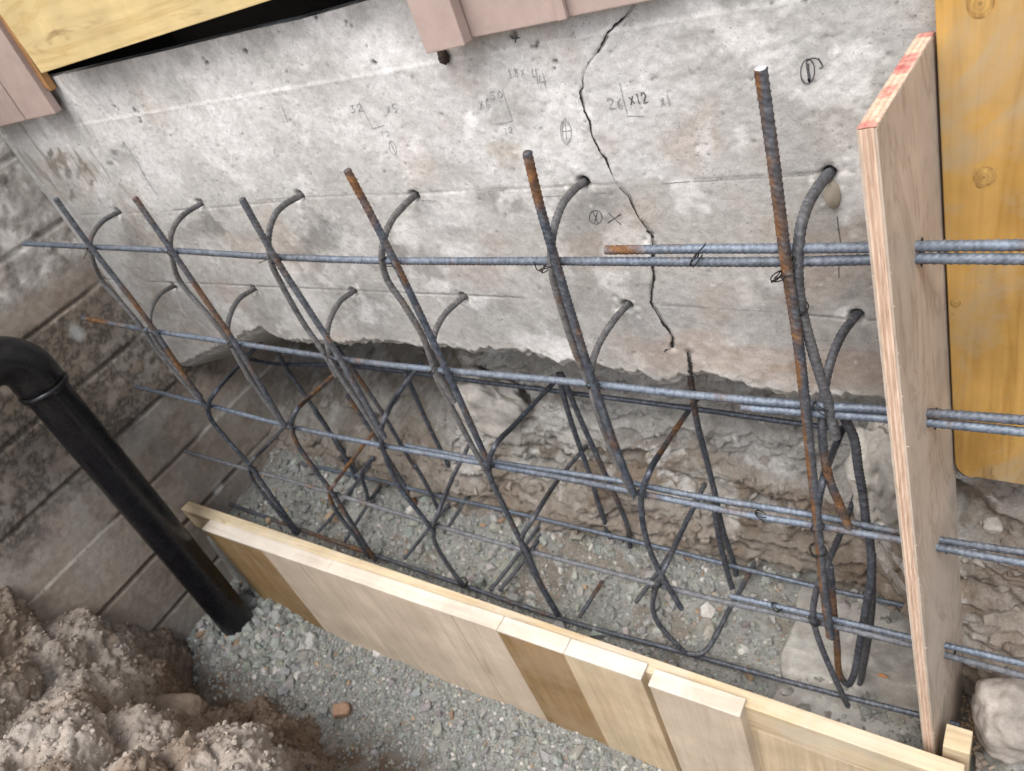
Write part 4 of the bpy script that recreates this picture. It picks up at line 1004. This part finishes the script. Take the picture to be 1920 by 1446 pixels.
for k, (p, ru) in enumerate(ups):
    ub = rebar('upright_bar', Y(p, YL), f'{nth(k)} straight upright rebar, {ud[k]}', 'rebar', GU, .0061 if k < 5 else .0066, ru, .3 if k in (0, 1, 2, 5) else .1, .05 if k < 3 else .1, .1, .55 if k in (3, 4) else .85 if k == 5 else .45, (-.8, -.6, 0) if k == 5 else (.9, -.3, 0))
    if k == 5:
        c0, c1 = at(*p[0], y=YL), at(*p[1], y=YL); dd = (c0 - c1) / np.linalg.norm(c0 - c1)
        build_tube('cut_end', [c0 - dd * .001, c0 + dd * .0004, c0 + dd * .0008], np.array([.0066, .0066, .006]), M['bright'], 16, ub)
# hooked dowels out of the wall, upper row
GA, GB = 'hooked dowels of the upper row', 'hooked dowels of the lower row'
ha = [[(195, 413), (177, 433), (169, 455), (173, 484), (192, 528), (222, 562), (258, 604), (290, 650), (330, 700), (372, 748)],
      [(345, 402), (327, 424), (319, 450), (324, 490), (338, 528), (400, 602), (437, 652), (470, 715)],
      [(533, 384), (514, 406), (504, 440), (508, 490), (525, 528), (569, 606), (609, 664), (632, 706)],
      [(757, 386), (735, 412), (721, 445), (716, 480), (727, 526), (757, 570), (793, 631), (815, 690), (852, 755)],
      [(1075, 357), (1054, 384), (1041, 420), (1034, 462), (1037, 518), (1056, 588), (1081, 664), (1103, 716)],
      [(1533, 352), (1513, 388), (1501, 430), (1496, 490), (1502, 572), (1525, 662), (1552, 752), (1568, 822)]]
def hook(hole, pts, yend, r, ru, du, name, label, group):
    P = [at(hole[0], hole[1], y=YW + .02), at(hole[0], hole[1], y=YW - .002)]
    n = len(pts); yy = [YW - .05, YW - .095, YW - .128] + [yend] * (n - 3)
    P[0] = P[1] + (P[1] - at(*pts[0], y=yy[0])) / np.linalg.norm(P[1] - at(*pts[0], y=yy[0])) * .04
    P += [at(p[0], p[1], y=v) for p, v in zip(pts, yy)]
    return rebar(name, P, label, 'rebar', group, r, ru, du)
for k in range(6):
    hook(HOLES_A[k], ha[k], YH - .004, .0059 if k < 5 else .0069, [[(.15, .3, .2)], [(.1, .35, .45)], [], [(.5, .8, .45)], [(.6, .95, .5)], []][k], .75 if k < 5 else .5, 'hooked_dowel', f'curved hooked dowel of the upper hole row, {nth(k)}', GA)
hb = [[(303, 549), (287, 571), (281, 598), (290, 636), (332, 692), (378, 745)], [(449, 560), (433, 587), (427, 620), (440, 660), (490, 740), (536, 802)],
      [(637, 566), (619, 600), (613, 636), (624, 680), (670, 752), (714, 820)], [(836, 587), (817, 620), (811, 655), (813, 690), (840, 750), (882, 830), (915, 890)],
      [(1150, 602), (1122, 648), (1109, 690), (1112, 742), (1130, 800), (1165, 884), (1188, 930)], [(1578, 628), (1556, 682), (1544, 745), (1543, 830), (1556, 900), (1576, 950), (1592, 990)]]
for k in range(6):
    hook(HOLES_B[k], hb[k], YH - .002, .0058 if k < 5 else .0064, [[], [], [], [(.1, .3, .4)], [(.6, 1, .4)], [(.6, 1, .8)]][k], .75 if k < 5 else .3, 'hooked_dowel', f'curved hooked dowel of the lower hole row, {nth(k)}', GB)
# bent bars coming forward from under the wall; the back spots lie deeper
GS, GM = 'bent bars under the wall edge', 'bent bars near the trench bottom'
XS = [-1.995, -1.655, -1.307, -1.0, -.642, -.287]
def bent(k, pts, yf, nb, xk, name, label, group, ru, r=.0057, du=.1):
    P = []
    for i, p in enumerate(pts):
        if i < nb:
            yb = at(p[0], p[1], x=xk)[1] if k < 5 else 1.12 - .13 * i
            P.append(at(p[0], p[1], y=float(np.clip(yb, yf, 1.26))))
        else: P.append(at(p[0], p[1], y=yf))
    return rebar(name, P, label, 'rebar', group, r, ru, du)
s_ = [[(490, 640), (446, 688), (406, 733), (391, 759), (395, 785), (424, 822), (466, 870), (502, 920), (560, 1000)], [(640, 690), (580, 745), (556, 770), (547, 796), (555, 828), (584, 872), (620, 920), (657, 977), (690, 1030), (705, 1052)],
      [(790, 680), (743, 744), (722, 784), (714, 812), (718, 840), (734, 884), (754, 920), (785, 960), (815, 1000)], [(1045, 710), (968, 793), (928, 837), (916, 872), (922, 902), (940, 940), (970, 1002), (992, 1044), (1016, 1098), (1048, 1153)],
      [(1310, 742), (1246, 837), (1217, 887), (1204, 924), (1203, 964), (1218, 1030), (1246, 1088), (1278, 1142)], [(1582, 800), (1558, 857), (1542, 905), (1534, 945), (1532, 990), (1540, 1060), (1552, 1140), (1560, 1196)]]
m_ = [[(545, 788), (500, 836), (476, 860), (468, 876), (474, 900), (505, 940), (556, 1002)], [(712, 795), (645, 883), (625, 910), (618, 928), (630, 958), (662, 1000), (694, 1046)],
      [(880, 833), (850, 893), (824, 956), (813, 988), (816, 1018), (840, 1060), (869, 1098)], [(1104, 831), (1050, 895), (1000, 972), (978, 1012), (984, 1042), (1010, 1092), (1046, 1156)],
      [(1322, 907), (1278, 997), (1248, 1062), (1230, 1104), (1224, 1138), (1235, 1170), (1282, 1222)], [(1608, 920), (1576, 1000), (1548, 1064), (1530, 1112), (1525, 1158), (1540, 1212), (1590, 1325)]]
for k in range(6):
    bent(k, s_[k], YH - .012, 2, XS[k], 'bent_bar', f'bent rebar coming forward from beneath the wall edge, {nth(k)} in its row', GS, [[], [(0, .3, .8), (.4, 1, .6)], [], [(.2, .4, .3), (.6, .9, .5)], [(0, .35, .75)], []][k])
    bent(k, m_[k], YH - .006, 2, XS[k] + .02, 'bent_bar', f'bent rebar near the trench bottom, {nth(k)} of the lower bends', GM, [[], [(0, .6, .8)], [], [(.1, .4, .6)], [], []][k], .0055, .3)

# long bars
GH = 'long horizontal bars of the cage'
def long_bar(pts, y, label, ru=(), r=.0056, base=.16, du=.12, pale=.65): return rebar('long_bar', Y(pts, y), label, 'rebar', GH, r, ru, du, base, pale, .75)
long_bar([(45, 457), (170, 463), (322, 470), (515, 482), (725, 489), (1040, 490), (1475, 491), (1640, 487), (1725, 485), (1920, 486), (2100, 486)], YH, 'top long horizontal rebar running the whole width before the wall', [(.0, .02, .5), (.62, .66, .5), (.84, 1, .4)], .0060)
long_bar([(1135, 469), (1300, 467), (1480, 466), (1640, 464), (1725, 462), (1920, 460), (2100, 459)], YH + .004, 'short lap bar with a rusty end lying on the top long rebar', [(0, .06, .95), (.06, .3, .3)], .0060)
long_bar([(155, 597), (290, 621), (440, 643), (700, 681), (1090, 718), (1300, 741), (1500, 758), (1650, 768), (1750, 775), (1920, 788), (2100, 801)], YH, 'second long rebar from the top, pale blue beside the wall edge', [(0, .07, .9), (.25, .45, .35)], .0061)
long_bar([(1390, 764), (1500, 773), (1650, 784), (1748, 793), (1920, 810), (2100, 828)], YH - .002, 'lap bar under the second long rebar, passing through the plywood', [(.5, 1, .35)], .0060, .25)
long_bar([(255, 725), (400, 762), (545, 800), (720, 836), (915, 871), (1100, 905), (1205, 926), (1400, 965), (1530, 986), (1690, 1013), (1770, 1029), (1920, 1056), (2100, 1088)], YH, 'third long rebar from the top, light steel with rusty stretches', [(.55, .75, .5)], .0058)
long_bar([(760, 836), (924, 866), (1165, 903), (1302, 930), (1517, 965), (1690, 999), (1770, 1014), (1920, 1036), (2100, 1062)], YH + .02, 'thin long rebar just above and behind the third long bar', [(.4, .6, .4)], .0056)
long_bar([(335, 843), (464, 880), (535, 899), (623, 925), (712, 952), (824, 987), (967, 1027), (1174, 1081), (1267, 1106), (1370, 1131), (1524, 1165), (1705, 1209), (1782, 1231), (1920, 1268), (2100, 1316)], YH, 'fourth long rebar from the top, dusty and close to the gravel', [(0, .03, .6), (.2, .3, .3)], .0056, .08, .6, .4)
long_bar([(1370, 1118), (1518, 1151), (1705, 1195), (1784, 1213), (1920, 1245), (2100, 1288)], YH + .006, 'short lap bar resting on the fourth long rebar at the right', [], .0056)
long_bar([(430, 945), (560, 992), (700, 1040), (870, 1098), (1050, 1160), (1290, 1226), (1440, 1268), (1560, 1300), (1720, 1340), (1800, 1360)], YH + .004, 'lowest long rebar half hidden along the inside of the form', [(0, .05, .5), (.1, .3, .85), (.35, .65, .4)], .0056, .08, .2, .15)
rebar('long_bar', Y([(526, 863), (579, 873), (634, 884), (723, 904), (820, 929), (980, 965), (1230, 1025), (1400, 1068), (1530, 1100), (1700, 1137), (1790, 1160)], 1.10), 'deep long rebar along the base of the earth bank', 'rebar', GH, .0056, [(.03, .1, .5)], .05, .1, .45, .5)
rebar('long_bar', Y([(470, 674), (510, 682), (650, 686), (900, 716), (1310, 768), (1510, 796), (1700, 820)], 1.17), 'deep long rebar up under the wall edge, dark and shaded', 'rebar', GH, .0056, (), 0, 0)

# back legs of the cage, standing against the earth
GV = 'rear upright bars against the earth bank'
def rear(pts, y, label, ru=(), r=.0058, du=.15): return rebar('rear_bar', Y(pts, y), label, 'rebar', GV, r, ru, du, .1)
rear([(516, 650), (537, 692), (573, 743), (611, 798), (640, 850), (690, 960)], 1.15, 'rear dark upright rebar deep in the left pocket, nearest the block wall', [(.5, .8, .4)])
rear([(590, 772), (627, 822), (672, 888), (700, 940), (716, 985)], 1.14, 'rear dark upright rebar beside the leftmost rear one', ())
rear([(630, 650), (658, 688), (712, 766), (746, 824), (796, 910), (812, 945)], 1.15, 'rear upright rebar between the third and fourth uprights', [(.0, .5, .5), (.6, 1, .5)])
rear([(650, 740), (700, 815), (768, 925), (800, 975)], 1.10, 'rear rusty brown upright rebar behind the third upright', [(0, 1, .6)])
rear([(1046, 700), (1068, 782), (1090, 846), (1107, 894), (1126, 956), (1165, 1066), (1175, 1106)], 1.14, 'rear blue grey rebar left of a close pair behind the fifth upright', [(.0, .08, .6)])
rear([(1052, 700), (1090, 790), (1112, 839), (1138, 896), (1158, 940), (1177, 990), (1180, 1042), (1164, 1092), (1128, 1165)], 1.13, 'rear rebar with a rusty middle and a bent foot, right of the pair', [(.2, .5, .7)])
rear([(1294, 700), (1305, 782), (1325, 863), (1341, 928), (1356, 996), (1376, 1058), (1381, 1090), (1372, 1122)], 1.12, 'rear upright rebar bent at the foot, left of the rightmost upright', [(0, .15, .6)])
rear([(1337, 935), (1348, 1006), (1363, 1070), (1375, 1112), (1383, 1160)], 1.08, 'short rear rebar beside the bent footed rear bar', ())
rear([(1578, 775), (1600, 818), (1609, 876), (1618, 928), (1624, 980), (1632, 1024), (1634, 1080), (1622, 1150), (1610, 1220), (1600, 1268), (1589, 1284), (1576, 1268), (1569, 1206), (1562, 1130), (1556, 1060)], .90, 'hairpin rebar looping at the bottom next to the plywood panel', [(.66, .95, .7)], .0062)
rear([(1636, 1040), (1634, 1150), (1617, 1262), (1600, 1330)], .95, 'dark dusty rebar behind the hairpin beside the panel', (), .006, .5)
# bottom legs lying across the trench
GC = 'bottom bars across the trench'
def cross(pts, z, label, ru=(), du=.3): return rebar('cross_bar', [(p[0], p[1], 'z', z) for p in pts], label, 'rebar', GC, .0056, ru, du, .08)
cross([(1290, 1226), (1318, 1224), (1371, 1137), (1424, 1041)], .30, 'bottom cross rebar right of the fifth bends, reaching back to the earth')
cross([(920, 1106), (972, 1040), (1016, 978), (1040, 945)], .285, 'blue bottom cross rebar behind the fourth upright')
cross([(936, 1108), (978, 1057), (1020, 995)], .265, 'darker bottom cross rebar beside the blue one')
cross([(1086, 1158), (1130, 1089)], .29, 'short brown cross rebar lying alone on the gravel', [(0, 1, .55)])
cross([(758, 1048), (798, 999), (850, 935)], .285, 'bottom cross rebar behind the third bends')
cross([(596, 998), (626, 964), (703, 860)], .285, 'bottom cross rebar in the left corner by the block wall')
cross([(646, 1016), (690, 945), (716, 905)], .28, 'bottom cross rebar second from the block wall')
cross([(650, 929), (705, 858)], .36, 'short raised cross rebar in the left corner')

rear([(700, 858), (678, 890), (688, 926), (688, 966), (668, 996)], 1.05, 'small hooked rebar loop low in the left corner of the cage', ())
rear([(628, 822), (662, 885), (690, 955), (699, 985)], 1.10, 'dark rear rebar crossing the small loop in the left corner', ())
rear([(778, 872), (802, 914), (845, 1010)], 1.08, 'black rear rebar behind the third bends', ())
rear([(760, 700), (800, 790), (842, 875)], 1.15, 'dark rear rebar behind the fourth upright under the wall edge', [(.3, .7, .4)])
cross([(832, 1000), (862, 955), (890, 905)], .33, 'blue raised cross rebar parallel to the third lower bend')
cross([(1192, 1130), (1225, 1085), (1262, 1030)], .30, 'bottom cross rebar behind the fifth bends')
# ------------------------------------------------------------------ tie wires
def tie(px, py, y, label, r=.0105, tail=(0, 0), turns=2.2):
    c = at(px, py, y=y); n = 46; pts = []
    e1 = np.array([random.gauss(0, .5), -1 + random.gauss(0, .3), random.gauss(0, .5)]); e1 /= np.linalg.norm(e1)
    e2 = np.array([1, 0, random.choice([-1, 1]) * .9]) + np.random.default_rng(int(px)).normal(0, .2, 3); e2 -= e2.dot(e1) * e1; e2 /= np.linalg.norm(e2); e3 = np.cross(e1, e2)
    for k in range(n):
        a = 2 * math.pi * turns * k / (n - 1)
        pts.append(c + r * (1 + .12 * math.sin(a * 1.7)) * (math.cos(a) * e1 + math.sin(a) * e2) + e3 * .004 * math.sin(a * .5 + 1))
    if tail != (0, 0):
        q = at(px + tail[0], py + tail[1], y=y - .016); p0 = pts[-1]
        for s in np.linspace(.15, 1, 8): pts.append(p0 + (q - p0) * s + np.array([.002 * math.sin(s * 9), -.002, .002 * math.cos(s * 7)]))
    o = build_tube('tie_wire', pts, .0009, M['wire'], 6)
    return tag(o, label, 'wire', 'wire ties of the rebar cage')
for k, (px, py) in enumerate([(171, 466), (324, 474), (515, 486), (727, 490), (1043, 492), (1482, 494)]):
    tie(px, py, YH - .008, f'wire tie where the {nth(k)} upright crosses the top long bar', tail=[(-12, 20), (-24, -8), (-28, 8), (14, 14), (-24, 10), (-30, 28)][k])
for k, (px, py) in enumerate([(284, 618), (436, 646), (616, 668), (814, 692), (1112, 722), (1538, 764)]):
    tie(px, py, YH - .008, f'wire tie where the {nth(k)} upright crosses the second long bar', tail=[(8, 12), (6, 10), (10, 14), (-12, 8), (20, 8), (10, 20)][k])
for k, (px, py) in enumerate([(388, 762), (540, 800), (716, 836), (916, 872), (1195, 924), (1532, 988)]):
    tie(px, py, YH - .01, f'wire tie at the {nth(k)} crossing on the third long bar', tail=[(-6, 10), (8, 6), (9, 12), (-14, 10), (-8, 12), (6, 12)][k])
for k, (px, py) in enumerate([(630, 928), (816, 985), (986, 1032), (1230, 1098), (1526, 1164)]):
    tie(px, py, YH - .008, f'wire tie on the fourth long bar at the {nth(k + 1)} bent bar', .011, [(10, 10), (-14, 8), (14, -8), (-10, 14), (16, 8)][k], 2.6)
tie(1305, 488, YH - .004, 'black wire knot with a tail on the two top bars', .010, (18, -32), 4)
tie(1458, 521, YL - .01, 'loose wire loop left of the tallest upright', .0085, (26, -4), 3)
tie(1500, 577, YH - .004, 'wire tie around the rightmost upper hooked dowel', .0095, (4, 8), 3)
tie(475, 882, YH, 'wire tie at the left end of the fourth long bar', .012, (14, -16), 3)
tie(1426, 966, YH, 'wire tie between the third long bar and its lap', .010, (8, 12), 3)
tie(1456, 1138, YH, 'wire tie on the lap of the fourth long bar', .010, (6, 8), 3)
tie(1534, 1032, YH - .01, 'wire tie gripping the bundle right of the form', .014, (-16, 0), 3)
tie(868, 1092, YH, 'tangled wire at the foot of the third lower bend', .014, (16, -10), 4)
tie(1020, 505, YH - .004, 'curly wire end hanging left of the fifth upright', .006, (-20, -14), 3)

# small dry leaves and roots
def leaf(px, py, z, s, label):
    q = at(px, py, z=z); V = [q + np.array(v) * s for v in [(-1, 0, .1), (-.3, .35, .25), (.5, .3, .1), (1.1, 0, .3), (.4, -.35, .15), (-.4, -.3, .0)]]
    me = bpy.data.meshes.new('dry_leaf'); me.from_pydata([tuple(v) for v in V] + [tuple(v - np.array([0, 0, .0006])) for v in V], [], [(0, 1, 2, 3, 4, 5), (11, 10, 9, 8, 7, 6)] + [(k, (k + 1) % 6, 6 + (k + 1) % 6, 6 + k) for k in range(6)]); me.materials.append(M['leaf'])
    o = bpy.data.objects.new('dry_leaf', me); COL.objects.link(o); tag(o, label, 'leaf')
leaf(1655, 1268, .275, .012, 'orange dry leaf on the pale concrete lump by the panel'); leaf(905, 985, .27, .010, 'small reddish dry leaf on the gravel under the cage')
def root(pts, y, r, label):
    P = [at(p[0], p[1], y=yy) for p, yy in zip(pts, y)]; c_, u = catmull(P, .004)
    o = build_tube('root', c_, np.interp(u, [0, u[-1]], [r, r * .35]), M['sleeve'], 7); tag(o, label, 'root')
root([(1690, 905), (1650, 910), (1612, 908), (1595, 900)], [1.02, .98, .97, .965], .0022, 'pale root sticking out of the rubble beside the panel')
root([(860, 955), (900, 930), (940, 918)], [1.08, 1.07, 1.1], .0012, 'thin pale rootlet above the gravel under the cage')

# orange sawdust scattered by the stake
V, Fc = [], []
for k in range(900):
    x, y_ = random.gauss(-.005, .04), random.gauss(.90, .07)
    if y_ < .81 or x < -.075 + .1 * (y_ < .84): continue
    z = float(floor_z(np.array([x]), np.array([y_]))[0]) + random.uniform(.004, .03); a = random.uniform(0, 6.28); l = random.uniform(.001, .0028); b0 = len(V)
    p = np.array([x, y_, z]); u = np.array([math.cos(a), math.sin(a), random.uniform(-.4, .4)]) * l; v = np.array([-math.sin(a), math.cos(a), .2]) * l * .45
    V += [p - u - v, p + u - v, p + u + v, p - u + v]; Fc.append((b0, b0 + 1, b0 + 2, b0 + 3))
struct(mesh_np('sawdust', np.array(V), np.array(Fc), M['plyedge'], None, np.ones((len(V), 3)) * np.array([.6, .38, .2]), False), 'stuff')
